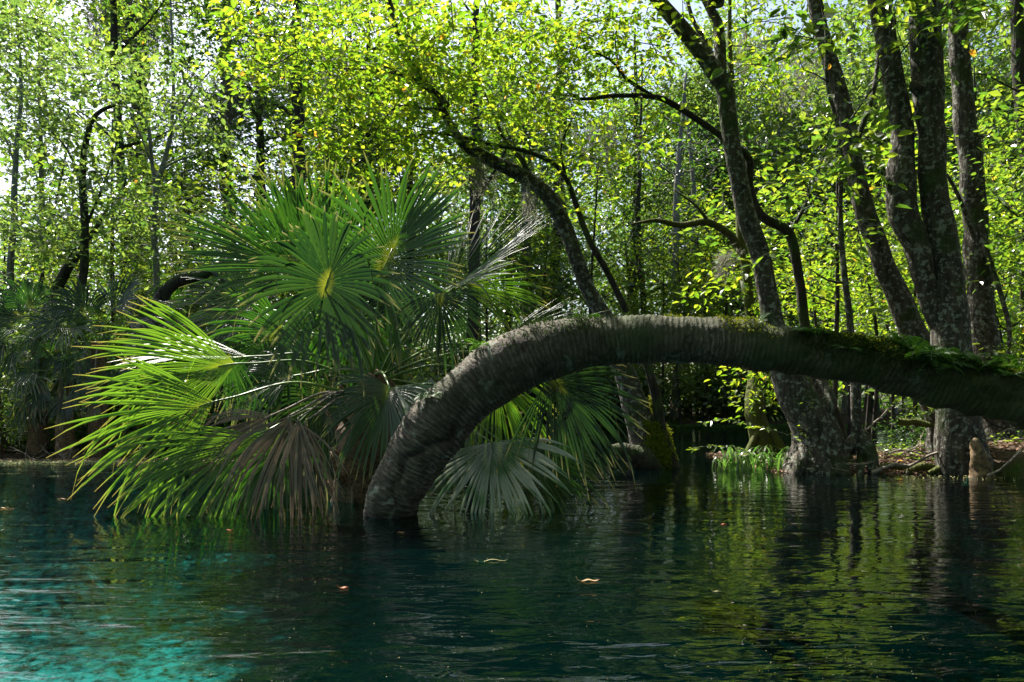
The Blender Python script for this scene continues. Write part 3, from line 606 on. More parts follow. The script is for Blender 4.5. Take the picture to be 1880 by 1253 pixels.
make_tree('small_bank_tree', 'smaller mossy tree between grass clump and forked tree with a crooked bare limb high up', 'tree', None,
    [L([(1408, 840, 10.6, 62), (1402, 800, 10.6, 42), (1392, 730, 10.7, 32), (1384, 650, 10.8, 22), (1378, 570, 10.8, 19), (1372, 490, 10.8, 17), (1362, 440, 10.8, 15), (1352, 330, 10.9, 12), (1346, 200, 10.9, 10), (1338, 60, 11, 8), (1340, -60, 11, 4)]),
     L([(1366, 470, 10.8, 15), (1340, 432, 10.7, 15), (1300, 408, 10.6, 13), (1250, 414, 10.5, 11), (1205, 405, 10.4, 8), (1160, 412, 10.3, 4)]),
     L([(1300, 408, 10.6, 7), (1280, 380, 10.5, 5), (1240, 350, 10.5, 3)])],
    [B(1340, 520, 10.5, 70, 60, .5, 7), B(1400, 700, 10.2, 70, 60, .5, 12), B(1320, 60, 11, 200, 120, 1.2, 14), B(1440, 560, 11, 60, 60, .6, 7)],
    M['leaf_bright'], M['bark_moss'], per=30, sides=14, sig=.22, roots=[L([(1395, 790, 10.5, 14), (1375, 825, 10.4, 12), (1368, 850, 10.3, 8)]), L([(1415, 790, 10.5, 18), (1436, 825, 10.4, 14), (1450, 850, 10.3, 8)])])
make_tree('straight_sapling', 'straight slender sapling on stilt roots right of the forked tree', 'tree', None,
    [L([(1575, 835, 9.2, 22), (1573, 760, 9.2, 19), (1570, 680, 9.2, 17), (1560, 600, 9.2, 12), (1550, 500, 9.2, 11), (1542, 400, 9.2, 9), (1543, 300, 9.2, 8), (1536, 230, 9.2, 7), (1518, 150, 9.2, 7), (1515, 40, 9.2, 6), (1490, -60, 9.2, 4)]),
     L([(1545, 245, 9.2, 5), (1590, 180, 9, 4), (1660, 90, 8.8, 3), (1720, 20, 8.6, 2)]), L([(1550, 520, 9.2, 5), (1520, 515, 9.1, 4), (1480, 490, 9, 2)])],
    [B(1440, 60, 8.2, 110, 70, .6, 7), B(1540, 250, 8.4, 70, 60, .5, 8), B(1500, 330, 8.6, 60, 60, .5, 6), B(1700, 10, 8.0, 150, 40, .6, 8)],
    M['leaf_mid'], M['bark'], per=12, sides=10, sig=.18, ln=.15, roots=[L([(1572, 800, 9.2, 18), (1550, 830, 9.1, 20), (1538, 885, 9.0, 14)]), L([(1578, 800, 9.2, 24), (1598, 835, 9.1, 26), (1608, 885, 9.0, 18)]), L([(1570, 815, 9.2, 12), (1530, 855, 9.1, 9), (1490, 870, 9.0, 6)]), L([(1580, 830, 9.2, 14), (1580, 885, 8.9, 14)])])
make_tree('leaning_tree', 'grey lichened tree leaning left just before the twin trunks', 'tree', None,
    [L([(1752, 850, 9.8, 90), (1728, 760, 9.8, 66), (1698, 670, 9.8, 50), (1668, 600, 9.8, 44), (1640, 530, 9.8, 40), (1606, 450, 9.8, 38), (1578, 370, 9.8, 35), (1562, 290, 9.8, 33), (1545, 200, 9.8, 30), (1520, 110, 9.8, 27), (1497, 10, 9.8, 25), (1470, -100, 9.8, 20), (1430, -250, 9.8, 8)]),
     L([(1562, 290, 9.8, 12), (1600, 180, 9.9, 9), (1620, 60, 10, 6), (1640, -60, 10, 3)])],
    [B(1470, -150, 10, 260, 140, 1.4, 40), B(1600, 20, 10.2, 110, 80, 1, 8), B(1560, 420, 9.5, 50, 50, .4, 3)],
    M['leaf_mid'], M['bark'], per=32, sides=20)
tw = make_tree('twin_trunk_tree', 'massive twin-trunked tree with grey lichen, biggest on the right bank', 'tree', None,
    [L([(1776, 870, 9.0, 104), (1768, 800, 9.0, 80), (1760, 720, 9.0, 72), (1750, 640, 9.0, 66), (1739, 550, 9.0, 58), (1728, 460, 9.0, 54), (1717, 370, 9.0, 50), (1712, 300, 9.0, 47), (1708, 230, 9.0, 47), (1705, 163, 9.0, 54), (1703, 80, 9.0, 56), (1700, -10, 9.0, 56), (1680, -120, 9.0, 44), (1650, -280, 9.0, 20)]),
     L([(1735, 640, 9.05, 24), (1714, 570, 9.05, 34), (1692, 480, 9.05, 44), (1668, 400, 9.05, 52), (1657, 340, 9.05, 54), (1656, 280, 9.05, 42), (1652, 220, 9.05, 40), (1643, 160, 9.05, 36), (1634, 90, 9.05, 36), (1618, 10, 9.05, 36), (1590, -100, 9.1, 28), (1540, -260, 9.2, 10)]),
     L([(1640, 350, 9.0, 20), (1632, 336, 8.98, 14), (1628, 325, 8.97, 7)]), L([(1690, 165, 8.95, 26), (1678, 158, 8.9, 20), (1674, 150, 8.88, 8)]),
     L([(1700, 40, 9, 18), (1670, 10, 9, 14), (1640, -70, 9, 8)]), L([(1700, 60, 9, 20), (1750, 0, 9.1, 14), (1800, -80, 9.2, 6)])],
    [B(1700, -180, 9.4, 330, 140, 1.6, 60), B(1780, 20, 8.6, 90, 50, .6, 7), B(1640, 20, 8.3, 90, 30, .5, 5)],
    M['leaf_mid'], M['bark'], per=30, sides=26, ln=.11)
make_tree('rear_tree', 'straight brown tree close behind the twin trunks', 'tree', None,
    [L([(1838, 860, 10.4, 84), (1822, 760, 10.4, 58), (1808, 660, 10.4, 48), (1802, 540, 10.4, 44), (1788, 420, 10.4, 42), (1782, 300, 10.4, 40), (1770, 190, 10.4, 37), (1762, 90, 10.4, 33), (1755, -10, 10.4, 30), (1740, -160, 10.4, 22), (1720, -300, 10.4, 8)]),
     L([(1788, 400, 10.4, 12), (1815, 470, 10.2, 10), (1838, 540, 10.1, 9), (1852, 600, 10, 8), (1850, 668, 10, 6)]),
     L([(1790, 440, 10.2, 9), (1760, 360, 10.1, 7), (1738, 320, 10.1, 5)])],
    [B(1790, -170, 10.6, 260, 130, 1.4, 36), B(1850, 250, 10.2, 60, 110, .9, 14), B(1850, 470, 10.4, 60, 90, .8, 16), B(1820, 640, 10.2, 60, 40, .6, 7)],
    M['leaf_mid'], M['bark'], per=32, sides=18)
make_tree('edge_tree', 'dark narrow tree cut by the right edge of view', 'tree', None,
    [L([(1960, 800, 12.4, 50), (1930, 640, 12.4, 36), (1905, 420, 12.4, 30), (1885, 250, 12.4, 26), (1872, 100, 12.4, 24), (1866, -40, 12.4, 20), (1860, -240, 12.4, 8)])],
    [B(1880, -60, 12.4, 180, 150, 1.6, 44), B(1860, 330, 12, 90, 130, 1.2, 24)], M['leaf_mid'], M['bark_dark'], per=34, sides=14)

# ------------------------------------------------------------------ trees of the middle, standing in the water
mt = make_tree('mossy_leaning_tree', 'tree leaning left over the fan palm, its foot in the water thick with yellow moss', 'tree', None,
    [L([(1200, 880, 10.0, 74), (1194, 840, 10.0, 66), (1184, 800, 10.0, 56), (1168, 750, 10.0, 46), (1152, 700, 10.0, 40), (1132, 640, 10.0, 34), (1108, 580, 10.0, 30), (1080, 530, 10.0, 28), (1056, 470, 9.9, 27), (1030, 405, 9.9, 27), (1004, 360, 9.8, 28), (970, 328, 9.8, 27), (925, 305, 9.7, 24), (880, 283, 9.6, 22), (846, 258, 9.5, 19), (822, 220, 9.5, 15), (795, 172, 9.4, 11), (755, 145, 9.3, 8), (700, 120, 9.2, 4)]),
     L([(975, 330, 9.8, 12), (955, 290, 9.8, 9), (928, 262, 9.8, 8), (908, 215, 9.8, 5), (890, 170, 9.8, 3)]),
     L([(800, 180, 9.4, 8), (770, 150, 9.4, 7), (700, 130, 9.3, 5), (620, 125, 9.2, 3), (540, 110, 9.1, 2)]),
     L([(815, 200, 9.4, 7), (780, 200, 9.3, 5), (730, 195, 9.2, 4), (690, 240, 9.1, 2)]),
     np.array([[-.75, 9.4, 4.3, .03], [-1.3, 9.3, 5.0, .032], [-1.5, 8.6, 6.3, .03], [-1.4, 7.4, 7.0, .025], [-1.3, 6.2, 7.2, .02]]),  # limb added to hold the shading clumps out towards the viewer
     L([(1212, 860, 10.0, 40), (1190, 790, 10.1, 30), (1172, 740, 10.2, 24), (1160, 690, 10.3, 16)])],
    [(np.array([-1.1, 7.0, 7.1]), (1.7, 1.5, .7), 130), (np.array([.6, 7.6, 7.0]), (1.2, 1.1, .6), 60), B(620, 150, 9.0, 170, 150, 1.2, 42), B(800, 100, 9.2, 170, 110, 1.2, 42), B(590, 290, 9.0, 60, 60, .5, 12), B(900, 200, 9.6, 120, 80, .8, 26), B(760, 300, 9.4, 110, 50, .6, 16), B(520, 60, 9.2, 130, 90, 1, 22), B(960, 60, 9.5, 150, 80, 1, 30)],  # first two clumps added overhead, shading the open water and the arch
    M['leaf_bright'], M['bark'], per=38, sides=18, sig=.19, ln=.095)
make_tree('slender_leaning_tree', 'slender dark tree leaning left beside the mossy-footed one', 'tree', None,
    [L([(1238, 880, 9.9, 40), (1230, 845, 9.9, 28), (1216, 790, 9.9, 20), (1204, 730, 9.9, 17), (1190, 670, 9.9, 15), (1158, 590, 9.9, 13), (1120, 510, 9.9, 12), (1082, 440, 9.8, 11), (1058, 380, 9.8, 10), (1040, 330, 9.7, 9), (1012, 298, 9.7, 9), (965, 278, 9.6, 8), (900, 265, 9.5, 7), (850, 252, 9.5, 6), (780, 246, 9.4, 4), (700, 268, 9.3, 2)]),
     L([(1040, 330, 9.7, 6), (1030, 270, 9.7, 4), (1060, 200, 9.7, 2)])],
    [B(760, 260, 9.3, 110, 60, .6, 18), B(1040, 300, 9.7, 110, 90, .7, 18), B(700, 40, 9.6, 260, 110, 1, 14)], M['leaf_bright'], M['bark_dark'], per=30, sides=10, sig=.22)
# thick moss on the foot of the mossy tree
mo = mt.location; mo = np.array([mo.x, mo.y, mo.z]); n = 9000
t_u = rng.uniform(0, 1, n); mp_ = np.stack([np.interp(t_u, [0, .5, 1], [1204, 1196, 1172]), np.interp(t_u, [0, .5, 1], [852, 800, 735])], -1)
aa = rng.uniform(-PI, 0.2, n)*1.0; rr = np.interp(t_u, [0, .5, 1], [34, 27, 20])/FPX*10
ctr = np.stack([(mp_[:, 0]-940)/FPX*10, np.full(n, 10.0), EYE+(HOR-mp_[:, 1])/FPX*10], -1); hh = np.stack([np.cos(aa), np.sin(aa), rng.normal(0, .2, n)], -1)
pos = ctr+hh*rr[:, None]*rng.uniform(.95, 1.22, (n, 1)); ok = noise(pos, 6, 2, 2)+np.cos(aa+.6)*.6 > -.05; pos = pos[ok]; hh = hh[ok]
V, F = leaf_geo(pos, nrm(hh+rng.normal(size=hh.shape)*.6), nrm(rng.normal(size=hh.shape)+[0, 0, -.6]), rng.uniform(.02, .05, len(pos)), rng.uniform(.015, .028, len(pos)), False)
mesh('moss', V-mo, [F], M['moss'], mt, smooth=False)['kind'] = 'stuff'
# broken log beside it
s = spline(L([(1120, 824, 9.7, 16), (1135, 828, 9.7, 30), (1160, 836, 9.75, 40), (1190, 850, 9.8, 46), (1215, 872, 9.9, 40)]), .03); mb = MB(); add_tube(mb, s[:, :3]-s[0, :3], s[:, 3], 16, .28, 9, 3)
tag(mb.build('log', M['bark_dark']), 'broken brown log end jutting left from the mossy tree foot', 'log').location = tuple(s[0, :3])

# ------------------------------------------------------------------ left bank trees
make_tree('grey_sapling', 'pale grey sapling with a forked top on the left bank', 'tree', None,
    [L([(292, 640, 14, 13), (290, 555, 14, 12), (285, 450, 14, 11), (288, 350, 14, 10), (296, 310, 14, 9), (312, 250, 14, 7), (318, 170, 14, 6), (316, 60, 14, 4), (310, -40, 14, 3)]),
     L([(288, 350, 14, 9), (278, 300, 14, 7), (272, 230, 14, 6), (250, 205, 14, 5), (205, 190, 14, 3)]), L([(298, 312, 14, 5), (320, 298, 14, 4), (370, 280, 14, 2)]), L([(312, 240, 14, 4), (360, 160, 14, 3), (420, 100, 14, 2)]), L([(290, 330, 14, 4), (240, 210, 14, 3), (200, 150, 14, 2)])],
    [B(290, 170, 13.6, 160, 50, 1.4, 30), B(160, 150, 13.6, 80, 40, 1, 6), B(380, 260, 13.8, 80, 40, .9, 12), B(300, 420, 13.6, 90, 70, 1, 14)],
    M['leaf_far'], M['bark_pale'], per=30, sides=10, sig=.26, ln=.12, tilt=.7)
make_tree('lichened_tree', 'slim lichened tree left of the grey sapling, its limbs bending right', 'tree', None,
    [L([(148, 640, 13.5, 18), (150, 540, 13.5, 15), (156, 430, 13.5, 14), (152, 320, 13.5, 12), (162, 250, 13.5, 10), (178, 210, 13.5, 8), (215, 190, 13.5, 5), (250, 170, 13.5, 3)]), L([(150, 330, 13.5, 6), (120, 270, 13.5, 4), (70, 220, 13.5, 2)]), L([(156, 420, 13.5, 6), (190, 340, 13.5, 4), (215, 260, 13.5, 2)])],
    [B(120, 220, 13.3, 110, 70, 1, 20), B(190, 330, 13.3, 90, 70, 1, 16), B(110, 420, 13.3, 90, 70, 1, 18), B(60, 90, 13.4, 120, 100, 1.2, 32)],
    M['leaf_far'], M['bark_dark'], per=30, sides=10, sig=.26, ln=.12, tilt=.7)
make_tree('far_left_tree', 'narrow grey tree nearest the left edge of view', 'tree', None,
    [L([(20, 660, 15, 15), (22, 500, 15, 12), (25, 400, 15, 11), (30, 280, 15, 9), (38, 160, 15, 6), (30, 20, 15, 4), (20, -120, 15, 2)]), L([(28, 300, 15, 5), (0, 240, 15, 3), (-60, 200, 15, 2)]), L([(24, 420, 15, 5), (60, 400, 15, 3), (100, 360, 15, 2)])],
    [B(20, 60, 15, 120, 120, 1.5, 36), B(0, 260, 14.8, 80, 70, 1, 16), B(40, 450, 14.6, 90, 70, 1, 22), B(-80, 300, 15, 120, 300, 2, 8)],
    M['leaf_far'], M['bark_pale'], per=30, sides=10, sig=.28, ln=.12, tilt=.7)
make_tree('leaning_dark_tree', 'dark trunk leaning right behind the left palmettos', 'tree', None,
    [L([(78, 640, 14.2, 26), (88, 580, 14.2, 22), (108, 525, 14.2, 20), (135, 480, 14.2, 16), (160, 440, 14.4, 10), (200, 380, 14.6, 5)]), L([(112, 520, 14.2, 10), (118, 490, 14.2, 7), (140, 455, 14.2, 3)])],
    [B(150, 400, 14.4, 90, 60, 1, 12), B(220, 470, 14.4, 70, 60, 1, 10)], M['leaf_far'], M['bark_dark'], per=28, sides=10, ln=.11)
make_tree('fallen_limb_tree', 'dark crooked trunk leaning low right, left of the fan palm', 'tree', None,
    [L([(268, 620, 13.2, 34), (290, 572, 13.2, 28), (312, 530, 13.2, 24), (340, 512, 13.3, 22), (372, 505, 13.4, 18), (430, 470, 13.6, 12), (470, 400, 13.8, 6)])],
    [B(440, 420, 13.8, 80, 60, 1, 12), B(380, 470, 14, 70, 50, 1, 8)], M['leaf_far'], M['bark_dark'], per=28, sides=12, ln=.11)

# ------------------------------------------------------------------ tall trees rising behind the fan palm and on the far bank (each its own trunk and crown)
def tall(px, d, w, lean, top, label, name='tall_tree', cat='tree', group=None, leaf='leaf_mid', bark='bark_dark', blobs=(), per=26, ln=.15, sig=.5, seed=0, fine=False, crown=30, sides=10, ctop=None, rx=3.2):
    x = (px-940)/FPX*d; z0 = max(gz(x, d)-.1, -.6); rg = np.random.default_rng(300+seed); H = top; r = w/2/FPX*d
    lm = [np.array([[x, d, z0, r*1.5], [x+lean*.06*H, d, z0+H*.06, r*1.05], [x+lean*.3*H, d+.1, H*.3, r*.95], [x+lean*.6*H+rg.normal()*.2, d, H*.6, r*.75], [x+lean*H, d, H, r*.25]])]
    for k in range(5):
        u = rg.uniform(.35, .9); az = rg.uniform(0, 2*PI); Lb = rg.uniform(1.5, 3.5)*(1.2-u); b = np.array([x+lean*u*H, d, u*H]); h = np.array([math.cos(az), math.sin(az)*.7, .55])
        lm.append(np.array([[*b, r*.4*(1.2-u)+.01], [*(b+h*Lb*.5), r*.25*(1.2-u)+.008], [*(b+h*Lb+[0, 0, Lb*.15]), .006]]))
    bl = list(blobs) or [(np.array([x+lean*H*.75, d, H*(ctop or .72)]), (rx, 2.6, H*.26), crown)]
    return make_tree(name, label, cat, group, lm, bl, M[leaf], M[bark], per=per, sig=sig, ln=ln, fine=fine, sides=sides, step=.5, r0=.02, tilt=.7)
tall(542, 22, 26, .0, 17, 'thick dark trunk rising straight out of the top of the fan palm', seed=1, blobs=[B(520, 120, 22, 110, 120, 3, 70), B(540, -100, 22, 170, 120, 3, 50)])
tall(258, 30, 42, .0, 22, 'tall distant tree hung with grey moss against the bright upper left sky', seed=2, blobs=[B(330, 60, 30, 50, 80, 3, 26), B(360, -80, 30, 150, 100, 3, 60)])
tall(415, 28, 26, .01, 20, 'tall distant dark tree between the grey sapling and the fan palm', seed=3, blobs=[B(430, 160, 28, 90, 120, 3, 60), B(420, -60, 28, 150, 110, 3, 60)])
tall(1240, 27, 16, .03, 12, 'pale bent far-bank tree seen over the crest of the arch', leaf='leaf_dark', bark='bark_pale', seed=4)
tall(1262, 28, 13, -.01, 12, 'narrow pale far-bank tree right of the bent pale one', leaf='leaf_dark', bark='bark_pale', seed=5)
tall(1186, 29, 12, -.01, 13, 'thin dark far-bank tree left of the bent pale one', leaf='leaf_dark', seed=6)
tall(862, 24, 22, .02, 17, 'dark leaning far tree behind the right fronds of the fan palm', seed=7)
tall(1020, 30, 24, .0, 19, 'tall far-bank tree behind the mossy leaning tree', seed=8)
gi = 0
far_specs = [(70, 30), (235, 24), (345, 27), (470, 25), (600, 30), (655, 26), (700, 33), (745, 29), (800, 35), (930, 33), (975, 28), (1150, 34), (1305, 33), (1375, 36), (1420, 31), (1520, 34), (1560, 30), (1600, 36), (1640, 29), (1690, 33), (1725, 27), (1770, 31), (1815, 36), (1850, 28), (1885, 33), (1930, 29), (1250, 37), (1330, 40), (1400, 35), (1455, 38), (1290, 33), (1320, 45), (1000, 44), (880, 40), (1500, 46), (600, 42), (1700, 46), (1170, 46)]
# crown and trunk kinds shared by the copies
protos = []
for k in range(6):
    H = [15, 17, 13, 18, 14, 16][k]; rg = np.random.default_rng(700+k); r = .12+.03*k/2; ln_ = rg.normal()*.03
    lm = [np.array([[0, 0, -.3, r*1.7], [0, 0, .6, r*1.1], [ln_*5, .1, H*.3, r*.95], [ln_*9+.2, 0, H*.6, r*.7], [ln_*14, 0, H*.97, r*.2]])]
    for q_ in range(9):
        u = rg.uniform(.2, .9); az = rg.uniform(0, 2*PI); Lb = rg.uniform(1.5, 3.5)*(1.25-u); b = np.array([ln_*14*u, 0, u*H]); h = np.array([math.cos(az), math.sin(az), .5])
        lm.append(np.array([[*b, r*.35], [*(b+h*Lb*.5), r*.2], [*(b+h*Lb+[0, 0, .3]), .008]]))
    bl = [(np.array([ln_*10, 0, H*.68]), (2.6, 2.6, H*.32), 120), (np.array([ln_*4+rg.normal()*.8, 0, H*.33]), (2.0, 2.0, H*.16), 38)]
    protos.append(make_tree('background_tree', 'x', 'tree', 'trees of the far wood', lm, bl, M[['leaf_far', 'leaf_mid', 'leaf_far', 'leaf_dark', 'leaf_far', 'leaf_mid'][k]], M['bark_dark' if k % 2 else 'bark_pale'], per=60, sig=.42, ln=.20, fine=False, sides=8, step=.6, r0=.02, tilt=.7, flat=.6))
used = [False]*6
for k, (px, d) in enumerate(far_specs):
    q_ = k % 6; o = protos[q_] if not used[q_] else copy_tree(protos[q_]); used[q_] = True
    x = (px-940)/FPX*d; sc_ = rng.uniform(.85, 1.2); o.location = (x, d, max(.1, gz(x, d))-.2); o.rotation_euler = (0, 0, rng.uniform(0, 6.28)); o.scale = (sc_, sc_, sc_*rng.uniform(.9, 1.1))
    side = 'left of the fan palm' if px < 640 else ('behind the fan palm and arch crest' if px < 1290 else 'behind the right bank trees')
    tag(o, 'tall leafy forest tree in the dense wood '+side, 'tree', 'trees of the far wood '+side)

# unseen trees of the same wood, added beside and behind the viewer to dim skylight
for k, (x, y, sc_) in enumerate([(8.5, 1, 1.0), (10, 6, 1.1), (7, -4, 1.0), (2.5, -6, 1.0), (-3, -7, 1.1), (-8, -5, 1.0), (12, -4, 1.2), (0, -12, 1.2), (6, -11, 1.2), (-7, -13, 1.2), (-14, -8, 1.2), (13, 11, 1.2), (-15, 2, 1.1), (17, 4, 1.3)]):
    o = copy_tree(protos[k % 6]); o.location = (x, y, -.3); o.rotation_euler = (0, 0, rng.uniform(0, 6.28)); o.scale = (sc_*1.5, sc_*1.5, sc_)
    tag(o, 'unseen leafy tree added on the near side of the spring to dim skylight', 'tree', 'unseen shade trees around the near side of the spring')

make_tree('unseen_shade_tree', 'unseen broad leafy tree added over the near bank to block skylight', 'tree', None,  # added overhead, out of view, to keep skylight off palm and arch
    [np.array([[6.5, -2.5, -.4, .28], [6.2, -2.3, 1.5, .2], [5.4, -1.8, 4, .17], [4.0, -1.2, 6.2, .12], [2.0, -.6, 7.6, .07], [0, 0, 8.4, .03]]), np.array([[5.2, -1.7, 4.6, .1], [5.0, .5, 6.5, .07], [4.6, 3, 8.0, .03]])],
    [(np.array([2, 0, 8.6]), (5.5, 4.5, 1.1), 200), (np.array([6.5, 3.0, 8.6]), (3, 3, 1.1), 70), (np.array([-2.5, -2.5, 8.5]), (3.5, 3, 1), 80)], M['leaf_mid'], M['bark'], per=34, sig=.5, ln=.21, fine=False, sides=12, step=.3, r0=.02)

# ------------------------------------------------------------------ bushes and undergrowth
bp_ = []
for k in range(5):
    t = thing('bush', 'x', 'bush'); rg = np.random.default_rng(40+k); cs = blob_sprays([(np.array([0, 0, .9]), (1.2, .9, .9), 46)], rg); cs = cs[cs[:, 2] > .1]
    mb = MB(); twig_graph(mb, np.array([[0, 0, -.2], [.1, 0, .2], [-.1, .1, .3]]), None, cs, .014); w_ = mb.build('stems', M['bark_dark'], t); w_['kind'] = 'stuff'
    V, F = spray_leaves(cs, 38, .24, .13, False, .7, .6); mesh('foliage', V, [F], M[['leaf_far', 'leaf_dark', 'leaf_mid', 'leaf_far', 'leaf_dark'][k]], t, smooth=False); bp_.append(t)
bl = []
for k in range(26): bl.append((rng.uniform(-40, 520), rng.uniform(12.4, 19), 'among the left bank palmettos'))
for k in range(20): bl.append((rng.uniform(430, 900), rng.uniform(17, 25), 'behind the fan palm'))
for k in range(34): bl.append((rng.uniform(760, 1480), rng.uniform(25.8, 29), 'along the far shore'))
for k in range(26): bl.append((rng.uniform(1540, 1960), rng.uniform(12.5, 25), 'behind the right bank trees'))
for k in range(6): bl.append((rng.uniform(-30, 340), rng.uniform(11.5, 12.3), 'at the foot of the left bank palmettos'))
for k in range(16): bl.append((rng.uniform(1560, 1930), rng.uniform(11.2, 12.6), 'behind the right bank trees'))
bl.sort(key=lambda v: 'shore' in v[2])
used = [False]*5
for k, (px, d, where) in enumerate(bl):
    x = (px-940)/FPX*d
    if gz(x, d) < .0: continue
    q_ = (k % 5) if 'shore' not in where else (0, 3)[k % 2]; o = bp_[q_] if not used[q_] else copy_tree(bp_[q_]); used[q_] = True
    s_ = rng.uniform(.8, 1.5)*(1+max(0, d-20)*.02)*(.32 if d < 12.6 else 1); o.location = (x, d, gz(x, d)-.1); o.rotation_euler = (0, 0, rng.uniform(0, 6.28)); o.scale = (s_, s_, s_*rng.uniform(.8, 1.25))
    tag(o, 'leafy green bush in the undergrowth '+where, 'bush', 'bushes '+where)
# understorey saplings: tiers of pale leaves between the trunks
up_ = []
for k in range(4):
    rg = np.random.default_rng(60+k); H = rg.uniform(3.6, 5.5); lm = [np.array([[0, 0, -.2, .04], [.1, 0, H*.4, .03], [rg.normal()*.3, 0, H, .01]])]
    for q_ in range(6):
        u = rg.uniform(.3, .95); az = rg.uniform(0, 6.28); lm.append(np.array([[.05, 0, u*H, .014], [math.cos(az)*.6, math.sin(az)*.6, u*H+.3, .009], [math.cos(az)*1.3, math.sin(az)*1.3, u*H+.35, .004]]))
    up_.append(make_tree('understorey_sapling', 'x', 'sapling', None, lm, [(np.array([0, 0, H*.6]), (1.3, 1.3, H*.42), 44)], M[['leaf_bright', 'leaf_mid', 'leaf_bright', 'leaf_mid'][k]], M['bark_dark'], per=28, sig=.26, ln=.12, fine=False, sides=6, step=.4, r0=.008, flat=.3))
sp = [(1490, 15), (1530, 12.6), (1600, 13), (1640, 16), (1680, 12.4), (1720, 15), (1800, 13.5), (1850, 12), (1880, 15.5), (1830, 18), (1590, 19), (1440, 27), (1350, 26.5), (1300, 25.6), (1250, 25.7), (1375, 25.6), (1330, 25.9), (1215, 25.8), (1180, 26.4), (1080, 26.6), (1000, 26.2), (900, 25.8), (1280, 28), (60, 16.5), (140, 17.5), (220, 15.6), (330, 16.4), (400, 15), (450, 17.5), (10, 18.5), (510, 18), (580, 19.5), (260, 19), (1900, 11.5), (1560, 24), (1660, 22), (1750, 21), (1810, 24)]
used = [False]*4
for k, (px, d) in enumerate(sp):
    x = (px-940)/FPX*d
    q_ = k % 4; o = up_[q_] if not used[q_] else copy_tree(up_[q_]); used[q_] = True
    s_ = rng.uniform(.85, 1.4)*(1.3 if d > 20 else 1); o.location = (x, d, max(.05, gz(x, d))-.1); o.rotation_euler = (0, 0, rng.uniform(0, 6.28)); o.scale = (s_,)*3
    where = 'on the left bank' if px < 640 else ('on the far shore' if px < 1470 and d > 20 else 'behind the right bank trunks')
    tag(o, 'slender bright-leaved sapling '+where, 'sapling', 'understorey saplings '+where)
# the wood beyond reads as one mass
rg = np.random.default_rng(5); n = 4200; az = rg.uniform(-.75, .75, n); dd = rg.uniform(46, 75, n); hh = rg.uniform(0, 1, n)**1.3*np.where(az < -.12, 11, 19)
cs = np.stack([np.sin(az)*dd, np.cos(az)*dd, hh], -1); V, F = spray_leaves(cs, 30, .9, .42, False, .8, .8, rg=rg)
tag(mesh('far_wood', V, [F], M['leaf_dark'], smooth=False), 'dense mass of distant dark green woodland', kind='stuff')

# ------------------------------------------------------------------ palmettos of the left bank
def palmetto(px, py, d, fr_list, label, name='palmetto', group=None, R0=85, seed=0, dead=()):
    rg = np.random.default_rng(seed); c = P(px, py, d); base = np.array([c[0], c[1], max(-.1, gz(c[0], c[1])-.1)])
    t = thing(name, label, 'palmetto', group, tuple(base)); s = spline([[*base, .13], [*(base*.5+c*.5), .12], [*c, .08]], .08)
    mb = MB(); add_tube(mb, s[:, :3]-base, s[:, 3], 10, .3, 12, 2); mb.build('stem', M['fibre'], t)
    for k, (dg, tw, ln_, mat) in enumerate(fr_list):
        pl = rg.uniform(.45, .8)*R0; a = R(dg); h = P(px+math.cos(a)*pl, py-math.sin(a)*pl*.8-8, d-tw*.3)
        frond(t, -base, h, dirpx(dg-12*np.sign(math.cos(a)), tw), (-math.cos(a)*.3, -.8, .65), R0/FPX*d*ln_, 78 if ln_ < 1.15 else 66, 30, rg.uniform(.18, .4), M[mat], base=c, seed=seed*31+k, fold=.2, petr=.009)
    for k, (hx, hy, L_) in enumerate(dead):
        frond(t, -base, P(hx, hy, d-.35), dirpx(268, .1), (0, -1, .3), L_/FPX*d, 42, 22, .1, M['palm_dead'], name='dead_frond', label='dead grey-brown frond hanging straight down', base=c, seed=seed*77+k, petmat='stick', sf=.5)
    return t
palmetto(70, 625, 11.6, [(150, .2, 1, 'palm'), (100, .0, 1.1, 'palm'), (60, .1, .9, 'palm_shaded'), (20, .3, .9, 'palm_lit'), (190, .3, 1, 'palm_shaded'), (215, .4, .8, 'palm'), (125, .1, 1.1, 'palm_shaded'), (330, .3, .7, 'palm')], 'palmetto furthest left with a tall pale fan drooping over its stem', seed=3, dead=[(68, 700, 62)])
palmetto(180, 630, 11.6, [(35, .0, 1.3, 'palm_shaded'), (70, .0, 1.25, 'palm_shaded'), (110, .1, 1.1, 'palm_shaded'), (150, .2, 1, 'palm'), (10, .2, .9, 'palm'), (200, .3, .8, 'palm'), (235, .5, .8, 'palm'), (300, .4, .8, 'palm')], 'dark palmetto with a big upright fan leaning right, left of the fan palm', seed=4, dead=[(172, 712, 62)])
palmetto(120, 695, 11.4, [(120, .2, .8, 'palm'), (170, .3, .8, 'palm'), (60, .3, .8, 'palm'), (215, .4, .8, 'palm'), (330, .4, .8, 'palm'), (270, .6, .7, 'palm_shaded')], 'low blue-green palmetto drooping between the two taller ones', seed=5, R0=75)
palmetto(-10, 715, 11.5, [(60, .2, 1, 'palm'), (20, .3, 1, 'palm_lit'), (100, .2, 1, 'palm'), (330, .4, .8, 'palm_shaded'), (140, .3, 1, 'palm')], 'palmetto cut by the left edge of view', seed=6)
palmetto(345, 610, 13.5, [(20, .2, 1, 'palm_shaded'), (60, .2, 1, 'palm_shaded'), (110, .2, 1, 'palm'), (160, .3, 1, 'palm_shaded'), (210, .4, .8, 'palm'), (330, .4, .9, 'palm'), (270, .5, .8, 'palm')], 'shaded palmetto by the crooked leaning trunk', seed=7)
